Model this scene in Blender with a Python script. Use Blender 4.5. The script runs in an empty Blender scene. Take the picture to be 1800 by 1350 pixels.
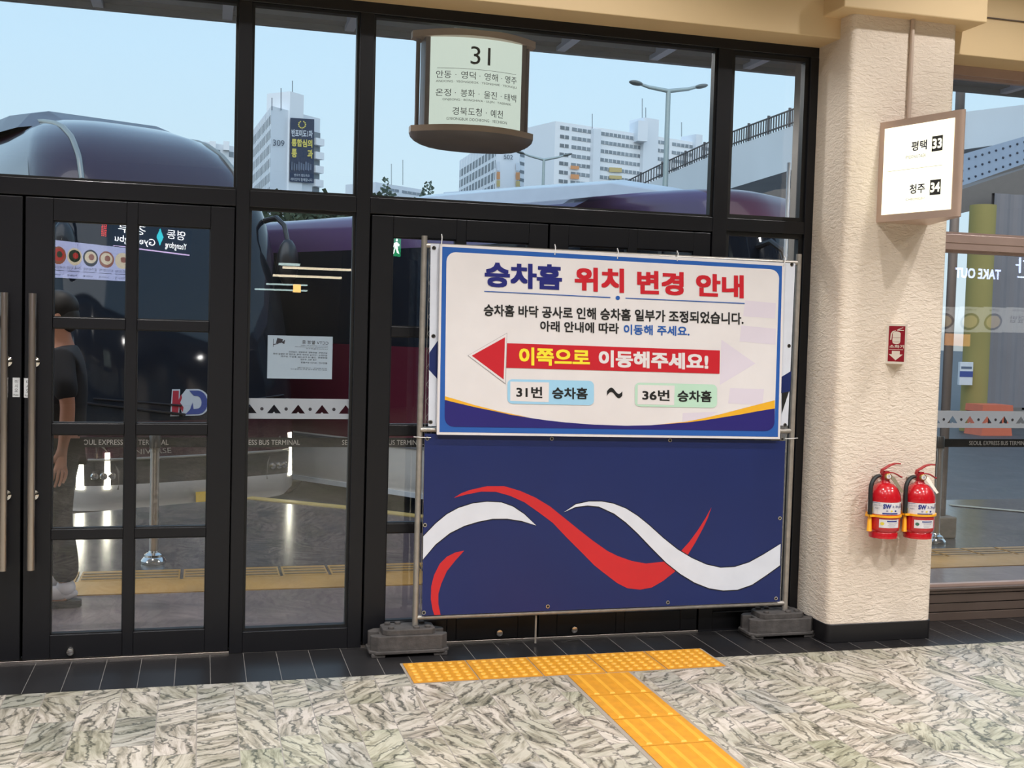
import bpy, math, random
from math import sin, cos, radians, pi, sqrt
from mathutils import Vector, Matrix
random.seed(7)
SC = bpy.context.scene
COL = SC.collection

# ------------------------------------------------------------------ camera
CAM = Vector((0.0, -5.4, 1.55)); FPX = 2004.2
_y, _p, _r = radians(15.24), radians(2.776), radians(1.61)
FW = Vector((sin(_y)*cos(_p), cos(_y)*cos(_p), -sin(_p)))
_rt = Vector((cos(_y), -sin(_y), 0)); _up = _rt.cross(FW)
RT = _rt*cos(_r) + _up*sin(_r); UP = -_rt*sin(_r) + _up*cos(_r)
cd = bpy.data.cameras.new('camera'); cam = bpy.data.objects.new('camera', cd); COL.objects.link(cam)
cd.sensor_width = 36.0; cd.lens = FPX/1800*36.0; cd.clip_end = 3000; cd.clip_start = 0.05
M = Matrix((RT, UP, -FW)).transposed().to_4x4(); M.translation = CAM
cam.matrix_world = M; SC.camera = cam

def ray(px, py): return FW + RT*((px-900)/FPX) - UP*((py-675)/FPX)
def W(px, py, Y=0.0):          # point of the vertical plane y = Y seen at a photo pixel
    d = ray(px, py); return CAM + d*((Y-CAM.y)/d.y)
def G(px, py, z=0.0):          # point of the horizontal plane z seen at a photo pixel
    d = ray(px, py); return CAM + d*((z-CAM.z)/d.z)

# ------------------------------------------------------------------ view, sky, light
SC.view_settings.view_transform = 'Standard'; SC.view_settings.look = 'None'
SC.view_settings.exposure = 0.0; SC.view_settings.gamma = 1.0; SC.view_settings.use_curve_mapping = False
try:
    SC.cycles.use_denoising = True
    SC.cycles.max_bounces = 10; SC.cycles.transparent_max_bounces = 24
    SC.cycles.sample_clamp_indirect = 6.0
    SC.cycles.caustics_reflective = False; SC.cycles.caustics_refractive = False
except Exception: pass

def lin(c):
    if isinstance(c, str): c = tuple(int(c[i:i+2], 16) for i in (0, 2, 4))
    return tuple((v/255/12.92) if v/255 <= 0.04045 else ((v/255+0.055)/1.055)**2.4 for v in c)

wd = bpy.data.worlds.new('sky'); SC.world = wd; wd.use_nodes = True
nt = wd.node_tree; bg = nt.nodes['Background']
tc = nt.nodes.new('ShaderNodeTexCoord'); sx = nt.nodes.new('ShaderNodeSeparateXYZ'); rp = nt.nodes.new('ShaderNodeValToRGB')
nt.links.new(tc.outputs['Generated'], sx.inputs[0]); nt.links.new(sx.outputs['Z'], rp.inputs[0]); nt.links.new(rp.outputs[0], bg.inputs[0])
e = rp.color_ramp.elements
e[0].position = 0.0; e[0].color = (*lin((176, 186, 190)), 1)
e[1].position = 1.0; e[1].color = (*lin((140, 180, 225)), 1)
for pos, c in ((0.02, (212, 229, 236)), (0.10, (203, 229, 243)), (0.22, (193, 226, 248)), (0.5, (170, 208, 240))):
    k = e.new(pos); k.color = (*lin(c), 1)
bg.inputs[1].default_value = 1.15

sl = bpy.data.lights.new('hazy_sun', 'SUN'); sl.energy = 1.5; sl.angle = radians(80); sl.color = (1, .97, .93)
so_ = bpy.data.objects.new('hazy_sun', sl); COL.objects.link(so_); so_.rotation_euler = Vector((.25, .75, -.62)).to_track_quat('-Z', 'Y').to_euler()

def spot(name, loc, power, size=125, col=(1, .985, .985), rad=.06, aim=(0, 0, -1)):
    l = bpy.data.lights.new(name, 'SPOT'); l.energy = power; l.color = col; l.spot_size = radians(size); l.spot_blend = .35; l.shadow_soft_size = rad
    o = bpy.data.objects.new(name, l); o.location = loc; COL.objects.link(o)
    o.rotation_euler = Vector(aim).to_track_quat('-Z', 'Y').to_euler()
    return o
CEIL = 4.3
for yy, pw in ((-1.7, 125), (-3.6, 215), (-6.0, 275), (-9.0, 120)):
    for xx in (-3.0, -0.7, 1.6, 3.9, 6.2):
        spot('ceiling_downlight', (xx, yy, CEIL-.06), pw)

# ------------------------------------------------------------------ materials
MATS = {}
def mat(name, col, rough=.5, metal=0.0, emit=0.0, ecol=None, var=.04, vscale=8.0, bump=0.0, bscale=40.0, coat=0.0, spec=.5, bstretch=None):
    if name in MATS: return MATS[name]
    m = bpy.data.materials.new(name); m.use_nodes = True; t = m.node_tree; b = t.nodes['Principled BSDF']
    c = lin(col)
    b.inputs['Base Color'].default_value = (*c, 1); b.inputs['Roughness'].default_value = rough; b.inputs['Metallic'].default_value = metal
    b.inputs['Specular IOR Level'].default_value = spec
    if coat: b.inputs['Coat Weight'].default_value = coat; b.inputs['Coat Roughness'].default_value = .04
    if emit:
        b.inputs['Base Color'].default_value = (*[v*.15 for v in c], 1)
        b.inputs['Emission Color'].default_value = (*(lin(ecol) if ecol else c), 1); b.inputs['Emission Strength'].default_value = emit
    co = t.nodes.new('ShaderNodeTexCoord')
    if var:
        n = t.nodes.new('ShaderNodeTexNoise'); n.inputs['Scale'].default_value = vscale; n.inputs['Detail'].default_value = 4
        r = t.nodes.new('ShaderNodeValToRGB'); t.links.new(co.outputs['Object'], n.inputs['Vector']); t.links.new(n.outputs['Fac'], r.inputs[0])
        r.color_ramp.elements[0].position = .3; r.color_ramp.elements[1].position = .7
        r.color_ramp.elements[0].color = (*[max(0, v*(1-var)) for v in c], 1); r.color_ramp.elements[1].color = (*[min(1, v*(1+var)) for v in c], 1)
        t.links.new(r.outputs[0], b.inputs['Base Color'])
    if bump:
        n2 = t.nodes.new('ShaderNodeTexNoise'); n2.inputs['Scale'].default_value = bscale; n2.inputs['Detail'].default_value = 3
        if bstretch:
            mp = t.nodes.new('ShaderNodeMapping'); mp.inputs['Scale'].default_value = bstretch
            t.links.new(co.outputs['Object'], mp.inputs[0]); t.links.new(mp.outputs[0], n2.inputs['Vector'])
        else: t.links.new(co.outputs['Object'], n2.inputs['Vector'])
        bp = t.nodes.new('ShaderNodeBump'); bp.inputs['Strength'].default_value = bump; bp.inputs['Distance'].default_value = .01
        t.links.new(n2.outputs['Fac'], bp.inputs['Height']); t.links.new(bp.outputs[0], b.inputs['Normal'])
    MATS[name] = m; return m

def glass_mat(name, tint=(.985, .99, .99), base=.045):
    m = bpy.data.materials.new(name); m.use_nodes = True; t = m.node_tree
    for n in list(t.nodes): t.nodes.remove(n)
    out = t.nodes.new('ShaderNodeOutputMaterial'); mx = t.nodes.new('ShaderNodeMixShader')
    tr = t.nodes.new('ShaderNodeBsdfTransparent'); gl = t.nodes.new('ShaderNodeBsdfGlossy')
    lw = t.nodes.new('ShaderNodeLayerWeight'); pw = t.nodes.new('ShaderNodeMath'); ma = t.nodes.new('ShaderNodeMath')
    lw.inputs['Blend'].default_value = .5
    pw.operation = 'POWER'; pw.inputs[1].default_value = 4.0
    ma.operation = 'MULTIPLY_ADD'; ma.inputs[1].default_value = 1-base; ma.inputs[2].default_value = base
    t.links.new(lw.outputs['Facing'], pw.inputs[0]); t.links.new(pw.outputs[0], ma.inputs[0])
    tr.inputs[0].default_value = (*tint, 1); gl.inputs[0].default_value = (1, 1, 1, 1); gl.inputs['Roughness'].default_value = .0
    t.links.new(ma.outputs[0], mx.inputs[0]); t.links.new(tr.outputs[0], mx.inputs[1]); t.links.new(gl.outputs[0], mx.inputs[2])
    t.links.new(mx.outputs[0], out.inputs[0])
    MATS[name] = m; return m

def node(t, typ, **kw):
    n = t.nodes.new(typ)
    for k, v in kw.items():
        if k.startswith('i_'):
            n.inputs[k[2:].replace('_', ' ')].default_value = v
        else: setattr(n, k, v)
    return n

def marble_mat():
    m = bpy.data.materials.new('green_veined_marble'); m.use_nodes = True; t = m.node_tree; b = t.nodes['Principled BSDF']; L = t.links.new
    co = node(t, 'ShaderNodeTexCoord'); mp = node(t, 'ShaderNodeMapping'); mp.inputs['Rotation'].default_value = (0, 0, radians(90))
    L(co.outputs['Object'], mp.inputs[0])
    br = node(t, 'ShaderNodeTexBrick'); br.offset = .37; br.offset_frequency = 2; br.squash = 1.0
    br.inputs['Color1'].default_value = (0, 0, 0, 1); br.inputs['Color2'].default_value = (1, 1, 1, 1); br.inputs['Mortar'].default_value = (.5, .5, .5, 1)
    br.inputs['Scale'].default_value = 1.0; br.inputs['Mortar Size'].default_value = .0019; br.inputs['Brick Width'].default_value = .31; br.inputs['Row Height'].default_value = .15
    L(mp.outputs[0], br.inputs['Vector'])
    rnd = node(t, 'ShaderNodeMath', operation='MULTIPLY'); rnd.inputs[1].default_value = 37.0; L(br.outputs['Color'], rnd.inputs[0])
    ang = node(t, 'ShaderNodeMath', operation='SINE'); L(rnd.outputs[0], ang.inputs[0])
    an2 = node(t, 'ShaderNodeMath', operation='MULTIPLY_ADD'); an2.inputs[1].default_value = .85; an2.inputs[2].default_value = .35; L(ang.outputs[0], an2.inputs[0])
    vr = node(t, 'ShaderNodeVectorRotate', rotation_type='Z_AXIS'); L(co.outputs['Object'], vr.inputs['Vector']); L(an2.outputs[0], vr.inputs['Angle'])
    off = node(t, 'ShaderNodeCombineXYZ'); L(rnd.outputs[0], off.inputs[2]); L(rnd.outputs[0], off.inputs[0])
    add = node(t, 'ShaderNodeVectorMath', operation='ADD'); L(vr.outputs[0], add.inputs[0]); L(off.outputs[0], add.inputs[1])
    w1 = node(t, 'ShaderNodeTexWave', wave_type='BANDS', bands_direction='X'); w1.inputs['Scale'].default_value = 4.6; w1.inputs['Distortion'].default_value = 10; w1.inputs['Detail'].default_value = 5; w1.inputs['Detail Scale'].default_value = 1.6; w1.inputs['Detail Roughness'].default_value = .62
    L(add.outputs[0], w1.inputs['Vector'])
    st = node(t, 'ShaderNodeMapping'); st.inputs['Scale'].default_value = (6.5, 1.0, 1); L(add.outputs[0], st.inputs[0])
    n1 = node(t, 'ShaderNodeTexNoise', i_Scale=5.0, i_Detail=7.0, i_Roughness=.62); n1.inputs['Distortion'].default_value = .7; L(st.outputs[0], n1.inputs['Vector'])
    n2 = node(t, 'ShaderNodeTexNoise', i_Scale=2.6, i_Detail=3.0); n2.inputs['Distortion'].default_value = 1.0; L(add.outputs[0], n2.inputs['Vector'])
    r1 = node(t, 'ShaderNodeValToRGB'); L(w1.outputs['Fac'], r1.inputs[0])
    r1.color_ramp.elements[0].position = .0; r1.color_ramp.elements[0].color = (*lin((118, 118, 110)), 1)
    r1.color_ramp.elements[1].position = .22; r1.color_ramp.elements[1].color = (*lin((204, 198, 188)), 1)
    k = r1.color_ramp.elements.new(.08); k.color = (*lin((172, 166, 158)), 1)
    r2 = node(t, 'ShaderNodeValToRGB'); L(n1.outputs['Fac'], r2.inputs[0])
    r2.color_ramp.elements[0].position = .34; r2.color_ramp.elements[0].color = (*lin((128, 128, 120)), 1)
    r2.color_ramp.elements[1].position = .56; r2.color_ramp.elements[1].color = (1, 1, 1, 1)
    k = r2.color_ramp.elements.new(.44); k.color = (*lin((205, 203, 195)), 1)
    mul = node(t, 'ShaderNodeMixRGB', blend_type='MULTIPLY'); mul.inputs[0].default_value = .85; L(r1.outputs[0], mul.inputs[1]); L(r2.outputs[0], mul.inputs[2])
    r3 = node(t, 'ShaderNodeValToRGB'); L(n2.outputs['Fac'], r3.inputs[0])
    r3.color_ramp.elements[0].position = .38; r3.color_ramp.elements[0].color = (*lin((214, 216, 204)), 1)
    r3.color_ramp.elements[1].position = .6; r3.color_ramp.elements[1].color = (1, .97, .95, 1)
    m2 = node(t, 'ShaderNodeMixRGB', blend_type='MULTIPLY'); m2.inputs[0].default_value = .8; L(mul.outputs[0], m2.inputs[1]); L(r3.outputs[0], m2.inputs[2])
    rb = node(t, 'ShaderNodeValToRGB'); L(br.outputs['Color'], rb.inputs[0]); rb.color_ramp.interpolation = 'CONSTANT'; rb.color_ramp.elements[0].color = (.80, .83, .84, 1); rb.color_ramp.elements[1].color = (1, .99, .97, 1); rb.color_ramp.elements[1].position = .72
    for ps_, c_ in ((.12, (.97, .97, .94)), (.3, (.84, .88, .78)), (.42, (1, .98, .97)), (.6, (.92, .92, .86))): kk = rb.color_ramp.elements.new(ps_); kk.color = (*c_, 1)
    m3 = node(t, 'ShaderNodeMixRGB', blend_type='MULTIPLY'); m3.inputs[0].default_value = 1; L(m2.outputs[0], m3.inputs[1]); L(rb.outputs[0], m3.inputs[2])
    m4 = node(t, 'ShaderNodeMixRGB'); L(br.outputs['Fac'], m4.inputs[0]); L(m3.outputs[0], m4.inputs[1]); m4.inputs[2].default_value = (*lin((150, 143, 135)), 1)
    L(m4.outputs[0], b.inputs['Base Color']); b.inputs['Roughness'].default_value = .33
    b.inputs['Specular IOR Level'].default_value = .45
    MATS['marble'] = m; return m

def blacktile_mat():
    m = bpy.data.materials.new('black_floor_tile'); m.use_nodes = True; t = m.node_tree; b = t.nodes['Principled BSDF']; L = t.links.new
    co = node(t, 'ShaderNodeTexCoord'); mp = node(t, 'ShaderNodeMapping'); mp.inputs['Rotation'].default_value = (0, 0, radians(90)); L(co.outputs['Object'], mp.inputs[0])
    br = node(t, 'ShaderNodeTexBrick'); br.offset = 0.0
    br.inputs['Color1'].default_value = (*lin((30, 29, 30)), 1); br.inputs['Color2'].default_value = (*lin((40, 39, 40)), 1); br.inputs['Mortar'].default_value = (*lin((120, 116, 112)), 1)
    br.inputs['Scale'].default_value = 1; br.inputs['Mortar Size'].default_value = .0016; br.inputs['Brick Width'].default_value = 1.2; br.inputs['Row Height'].default_value = .15
    L(mp.outputs[0], br.inputs['Vector']); L(br.outputs['Color'], b.inputs['Base Color'])
    b.inputs['Roughness'].default_value = .3
    MATS['blacktile'] = m; return m

def stucco_mat():
    m = bpy.data.materials.new('cream_stucco'); m.use_nodes = True; t = m.node_tree; b = t.nodes['Principled BSDF']; L = t.links.new
    co = node(t, 'ShaderNodeTexCoord'); mp = node(t, 'ShaderNodeMapping'); mp.inputs['Scale'].default_value = (26, 26, 60); L(co.outputs['Object'], mp.inputs[0])
    n = node(t, 'ShaderNodeTexNoise', i_Scale=1.0, i_Detail=3.0, i_Roughness=.55); n.inputs['Distortion'].default_value = .9; L(mp.outputs[0], n.inputs['Vector'])
    bp = node(t, 'ShaderNodeBump'); bp.inputs['Strength'].default_value = .62; bp.inputs['Distance'].default_value = .014; L(n.outputs['Fac'], bp.inputs['Height']); L(bp.outputs[0], b.inputs['Normal'])
    n2 = node(t, 'ShaderNodeTexNoise', i_Scale=2.2, i_Detail=3.0); L(co.outputs['Object'], n2.inputs['Vector'])
    r = node(t, 'ShaderNodeValToRGB'); L(n2.outputs['Fac'], r.inputs[0]); r.color_ramp.elements[0].position = .35; r.color_ramp.elements[1].position = .7
    r.color_ramp.elements[0].color = (*lin((226, 210, 192)), 1); r.color_ramp.elements[1].color = (*lin((234, 219, 202)), 1)
    L(r.outputs[0], b.inputs['Base Color']); b.inputs['Roughness'].default_value = .8
    MATS['stucco'] = m; return m

marble_mat(); blacktile_mat(); stucco_mat()
GLASS = glass_mat('window_glass'); GLASS2 = glass_mat('dusty_window_glass', (.86, .90, .92))
mat('frame', (20, 20, 24), .38, spec=.4); mat('frame_edge', (16, 16, 17), .5)
mat('steel', (190, 180, 172), .28, 1.0); mat('chrome', (215, 212, 208), .12, 1.0)
mat('galv', (178, 172, 164), .42, .75, var=.12, vscale=30)
mat('white', (226, 224, 222), .55); mat('paper', (226, 228, 230), .7)
mat('black', (20, 20, 22), .5, var=0); mat('ink', (34, 32, 40), .6, var=0)
mat('print_white', (226, 221, 221), .42, var=.03, vscale=5); mat('print_blue', (38, 92, 172), .4, var=.02)
mat('print_navy', (38, 32, 112), .4, var=.02); mat('print_red', (198, 30, 44), .4, var=.02); mat('print_yellow', (246, 226, 56), .4, var=0)
mat('print_gold', (236, 176, 44), .4, var=.02); mat('print_sky', (160, 208, 236), .45, var=0); mat('print_mint', (188, 222, 200), .45, var=0); mat('print_lilac', (219, 210, 222), .45, var=0)
mat('title_blue', (32, 36, 116), .4, var=0)
mat('banner_blue', (22, 38, 94), .38, var=.05, vscale=3, bump=.12, bscale=5); mat('banner_red', (200, 38, 44), .4, var=.03); mat('banner_white', (216, 220, 230), .42, var=.04)
mat('beige', (222, 194, 150), .6, var=.02, vscale=2); mat('brownmetal', (176, 152, 142), .4, .2); mat('darkbrown', (98, 84, 76), .45, .2)
mat('tactile', (200, 138, 34), .5, var=.10, vscale=20); mat('tactile_raised', (220, 160, 50), .45, var=.06, vscale=20)
mat('ext_red', (192, 22, 34), .22, coat=.6, var=.02); mat('ext_handle', (160, 22, 34), .35, var=.02); mat('brass', (176, 146, 84), .3, .8)
mat('rubber', (30, 32, 32), .55); mat('ext_yellow', (246, 172, 28), .4); mat('olive', (120, 108, 84), .6)
mat('foot', (74, 70, 68), .8, var=.25, vscale=25, bump=.3, bscale=60)

# ------------------------------------------------------------------ mesh builder
ORG = {}
def tag(o, label=None, cat=None, group=None, kind=None):
    if label: o['label'] = label
    if cat: o['category'] = cat
    if group: o['group'] = group
    if kind: o['kind'] = kind
    return o
def empty(name, loc, label=None, cat=None, group=None, kind=None):
    o = bpy.data.objects.new(name, None); o.empty_display_size = .1; o.location = loc; COL.objects.link(o); ORG[o.name] = Vector(loc)
    return tag(o, label, cat, group, kind)

_tcache = {}
def text_tris(s, bold=0.0, spacing=1.0):
    k = (s, bold, spacing)
    if k in _tcache: return _tcache[k]
    c = bpy.data.curves.new('t', 'FONT'); c.body = s; c.size = 1; c.resolution_u = 3; c.space_character = spacing
    o = bpy.data.objects.new('t', c); m = o.to_mesh()
    v0 = [(v.co.x, v.co.y) for v in m.vertices]; f0 = [tuple(p.vertices) for p in m.polygons]
    o.to_mesh_clear(); bpy.data.objects.remove(o); bpy.data.curves.remove(c)
    sh = [(0, 0)] if bold < .024 else ([(-1, -1), (1, -1), (1, 1), (-1, 1)] if bold < .03 else [(-1, -1), (0, -1), (1, -1), (1, 0), (1, 1), (0, 1), (-1, 1), (-1, 0)])
    vs = []; fs = []; lay = []                       # bold: strokes thickened by shifted outlines, each a hair above the last
    for k, (dx, dy) in enumerate(sh):
        b0 = len(vs); vs += [(x+dx*bold*.85, y+dy*bold*.85) for x, y in v0]; fs += [tuple(b0+i for i in f) for f in f0]; lay += [k]*len(v0)
    x0 = min(v[0] for v in vs); x1 = max(v[0] for v in vs); y0 = min(v[1] for v in vs); y1 = max(v[1] for v in vs)
    vs = [((x-x0)/(x1-x0 or 1), (y-y0)/(y1-y0 or 1)) for x, y in vs]
    _tcache[(s, bold, spacing)] = (vs, fs, lay); return vs, fs, lay

def bil(q):            # q = TL, TR, BR, BL pixel corners -> f(u, v), v up
    tl, tr, br, bl = q
    return lambda u, v: ((bl[0]*(1-u)+br[0]*u)*(1-v)+(tl[0]*(1-u)+tr[0]*u)*v, (bl[1]*(1-u)+br[1]*u)*(1-v)+(tl[1]*(1-u)+tr[1]*u)*v)

class MB:
    def __init__(s): s.v = []; s.f = []; s.m = []; s.mats = []
    def mi(s, m):
        m = MATS[m] if isinstance(m, str) else m
        if m not in s.mats: s.mats.append(m)
        return s.mats.index(m)
    def add(s, vs, fs, m):
        b = len(s.v); i = s.mi(m); s.v += [tuple(v) for v in vs]
        for f in fs: s.f.append(tuple(b+k for k in f)); s.m.append(i)
        return s
    def box(s, x0, x1, y0, y1, z0, z1, m):
        vs = [(x, y, z) for z in (z0, z1) for y in (y0, y1) for x in (x0, x1)]
        return s.add(vs, [(0, 2, 3, 1), (4, 5, 7, 6), (0, 1, 5, 4), (2, 6, 7, 3), (0, 4, 6, 2), (1, 3, 7, 5)], m)
    def poly(s, pts, m): return s.add(pts, [tuple(range(len(pts)))], m)
    def prism(s, pts, d, m):               # polygon pts (3D) swept by vector d
        n = len(pts); d = Vector(d); q = [Vector(p)+d for p in pts]
        fs = [tuple(range(n))[::-1], tuple(range(n, 2*n))] + [(i, (i+1) % n, n+(i+1) % n, n+i) for i in range(n)]
        return s.add([tuple(p) for p in pts]+[tuple(p) for p in q], fs, m)
    def tube(s, path, r, m, n=10, cap=True):
        P = [Vector(p) for p in path]; R = r if isinstance(r, (list, tuple)) else [r]*len(P)
        vs = []; fs = []; ref = None
        for i, p in enumerate(P):
            t = (P[min(i+1, len(P)-1)]-P[max(i-1, 0)]).normalized()
            if ref is None: ref = Vector((0, 0, 1)) if abs(t.z) < .9 else Vector((1, 0, 0))
            a = (ref - t*ref.dot(t)).normalized(); ref = a; b = t.cross(a)
            vs += [p + (a*cos(2*pi*k/n)+b*sin(2*pi*k/n))*R[i] for k in range(n)]
        for i in range(len(P)-1):
            for k in range(n): fs.append((i*n+k, i*n+(k+1) % n, (i+1)*n+(k+1) % n, (i+1)*n+k))
        if cap: fs += [tuple(range(n))[::-1], tuple((len(P)-1)*n+k for k in range(n))]
        return s.add(vs, fs, m)
    def lathe(s, prof, c, m, n=24, axis='z'):
        vs = []; fs = []
        for r, h in prof:
            for k in range(n):
                a = 2*pi*k/n
                p = {'z': (r*cos(a), r*sin(a), h), 'y': (r*cos(a), h, r*sin(a)), 'x': (h, r*cos(a), r*sin(a))}[axis]
                vs.append((c[0]+p[0], c[1]+p[1], c[2]+p[2]))
        for i in range(len(prof)-1):
            for k in range(n): fs.append((i*n+k, i*n+(k+1) % n, (i+1)*n+(k+1) % n, (i+1)*n+k))
        fs += [tuple(range(n))[::-1], tuple((len(prof)-1)*n+k for k in range(n))]
        return s.add(vs, fs, m)
    def ball(s, c, r, m, n=14, sc=(1, 1, 1)):
        prof = [(max(1e-4, r*sin(pi*i/n)), -r*cos(pi*i/n)) for i in range(n+1)]
        b = MB().lathe(prof, (0, 0, 0), m, n*2)
        return s.add([(c[0]+v[0]*sc[0], c[1]+v[1]*sc[1], c[2]+v[2]*sc[2]) for v in b.v], b.f, m)
    def text(s, txt, fn, m, bold=.0, mirror=False, spacing=1.0):   # fn(u, v) -> 3D
        vs, fs, lay = text_tris(txt, bold, spacing)
        c = Vector(fn(.5, .5)); nn = ((Vector(fn(.52, .5))-c).cross(Vector(fn(.5, .52))-c)).normalized()*2.5e-5*(-1 if mirror else 1)
        return s.add([Vector(fn(1-u if mirror else u, v))+nn*l for (u, v), l in zip(vs, lay)], fs, m)
    def build(s, name, parent=None, smooth=None, local=False, bevel=0.0, seg=2, label=None, cat=None, group=None, kind=None, origin=None):
        me = bpy.data.meshes.new(name); off = Vector((0, 0, 0))
        if parent is not None and not local: off = ORG.get(parent.name, Vector((0, 0, 0)))
        elif parent is None and not local:
            if origin is not None: off = Vector(origin)
            else:
                xs = [v[0] for v in s.v]; ys = [v[1] for v in s.v]; zs = [v[2] for v in s.v]
                off = Vector(((min(xs)+max(xs))/2, (min(ys)+max(ys))/2, min(zs)))
        me.from_pydata([tuple(Vector(v)-off) for v in s.v], [], s.f)
        for m in s.mats: me.materials.append(m)
        for p, i in zip(me.polygons, s.m): p.material_index = i
        me.validate(); me.update()
        o = bpy.data.objects.new(name, me); COL.objects.link(o)
        if parent is not None: o.parent = parent; ORG[o.name] = off
        else: o.location = off; ORG[o.name] = off
        if smooth is not None:
            me.shade_smooth(); me.set_sharp_from_angle(angle=radians(smooth))
        if bevel:
            b = o.modifiers.new('bevel', 'BEVEL'); b.width = bevel; b.segments = seg; b.limit_method = 'ANGLE'; b.angle_limit = radians(40)
        return tag(o, label, cat, group, kind)

def offset_poly(pts, d):
    n = len(pts); out = []
    A = sum(pts[i][0]*pts[(i+1) % n][1]-pts[(i+1) % n][0]*pts[i][1] for i in range(n)); sg = 1 if A > 0 else -1
    for i in range(n):
        x0, y0 = pts[i-1]; x1, y1 = pts[i]; x2, y2 = pts[(i+1) % n]
        a = Vector((x1-x0, y1-y0)); b = Vector((x2-x1, y2-y1))
        a = a.normalized() if a.length > 1e-6 else Vector((1, 0)); b = b.normalized() if b.length > 1e-6 else a
        nn = Vector((a.y+b.y, -(a.x+b.x)))*sg
        if nn.length < .3: nn = (a-b)*1.0
        nn.normalize(); out.append((x1+nn.x*d, y1+nn.y*d))
    return out
def rrect(q, rx, ry, n=6):     # rounded rectangle inside the pixel quad q, as pixels
    f = bil(q); out = []
    for cx, cy, a0 in ((1-rx, 1-ry, 0), (rx, 1-ry, 90), (rx, ry, 180), (1-rx, ry, 270)):
        for k in range(n+1):
            a = radians(a0+90*k/n); out.append(f(cx+rx*cos(a), cy+ry*sin(a)))
    return out
def S(name, mb, **k): return mb.build(name, kind='structure', **k)
# ================================================================== the room
XL, XR, YB = -5.0, 16.0, -16.0
S('floor', MB().box(XL, XR, YB, -.445, -.1, 0, 'marble'), origin=(0, 0, 0))
S('trim_1', MB().box(XL, XR, -.445, .10, -.1, 0.0, 'blacktile'), origin=(0.055, 0, 0))
mat('ceiling_paint', (190, 188, 184), .8); mat('hall_wall', (116, 111, 107), .7)
S('ceiling', MB().box(XL, XR, YB, .1, CEIL, CEIL+.2, 'ceiling_paint'))
S('wall_back', MB().box(XL, XR, YB-.2, YB, 0, CEIL, 'hall_wall'))
S('wall_left', MB().box(XL-.2, XL, YB, .1, 0, CEIL, 'hall_wall'))
S('wall_right', MB().box(XR, XR+.2, YB, .1, 0, CEIL, 'hall_wall'))
# beige bulkhead above the glazing
b = MB().box(XL, 3.3, -.20, .1, 3.055, CEIL, 'beige').box(3.3, XR, -.20, .1, 3.04, CEIL, 'beige')
S('wall_front', b, bevel=.004)
S('trim_2', MB().box(XL, 3.09, -.206, -.2, 3.262, 3.268, 'darkbrown').box(3.69, XR, -.206, -.2, 3.24, 3.246, 'darkbrown'))
# wall beyond the glazing at both ends
S('wall_left.001', MB().box(XL, -2.36, -.1, .1, 0, 3.055, 'stucco'))
S('wall_right.001', MB().box(5.7, XR, -.1, .1, 0, 3.04, 'stucco'))

# pillar
def chamfer(x0, x1, y0, y1, c, n=4):
    pts = [(x0, y1)]
    for k in range(n+1):
        a = radians(180+90*k/n); pts.append((x0+c+c*cos(a), y0+c+c*sin(a)))
    for k in range(n+1):
        a = radians(270+90*k/n); pts.append((x1-c+c*cos(a), y0+c+c*sin(a)))
    pts.append((x1, y1)); return pts
PX0, PX1, PY = 3.08, 3.69, -.305
b = MB(); b.prism([(x, y, .09) for x, y in chamfer(PX0, PX1, PY, .1, .035)], (0, 0, 3.2), 'stucco'); S('pillar', b, smooth=40)
b = MB(); b.prism([(x, y, 0) for x, y in chamfer(PX0-.003, PX1+.004, PY-.008, .1, .035)], (0, 0, .095), mat('base_black', (24, 23, 25), .35)); S('baseboard_right', b, smooth=40, bevel=.003)
b = MB(); b.box(PX0-.10, PX1+.10, PY-.09, .1, 3.155, 3.30, 'beige').box(PX0-.03, PX1+.03, PY-.03, .1, 3.30, CEIL, 'beige'); S('trim_3', b, bevel=.006)
pipe_x = W(1601, 120, PY-.012).x
b = MB().tube([(pipe_x, PY-.012, 3.155), (pipe_x, PY-.012, 2.64)], .011, mat('conduit', (196, 176, 160), .45)); b.build('conduit_pipe', smooth=40, label='thin beige conduit pipe running down the pillar to the lit sign', cat='pipe')

# ------------------------------------------------------------------ black glazing frame
FY0, FY1 = 0.0, .085
LW = -2.36
def bars(name, boxes, **k):
    b = MB()
    for x0, x1, z0, z1 in boxes: b.box(x0, x1, FY0, FY1, z0, z1, 'frame')
    return S(name, b, bevel=.003, **k)
bars('trim_4', [(LW, 3.107, 3.003, 3.075)])                       # head
bars('trim_5', [(LW, .14, 2.075, 2.15)]); bars('trim_5.001', [(.20, .69, 2.075, 2.15)])
bars('trim_5.002', [(.755, 2.512, 2.075, 2.15)]); bars('trim_5.003', [(2.591, 3.034, 2.085, 2.15)])   # transoms
for i, (x0, x1) in enumerate(((.14, .20), (.69, .755), (2.512, 2.591), (3.034, 3.107), (-1.72, -1.66), (LW, LW+.07))):
    S('trim_%d' % (6+i), MB().box(x0, x1, FY0-.002, FY1, 0, 3.003, 'frame'), bevel=.003)
S('trim_12', MB().box(-1.66, .14, .0, .08, 0.0, .010, 'steel').box(.755, 2.512, .0, .08, 0.0, .010, 'steel'), bevel=.002)

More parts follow.
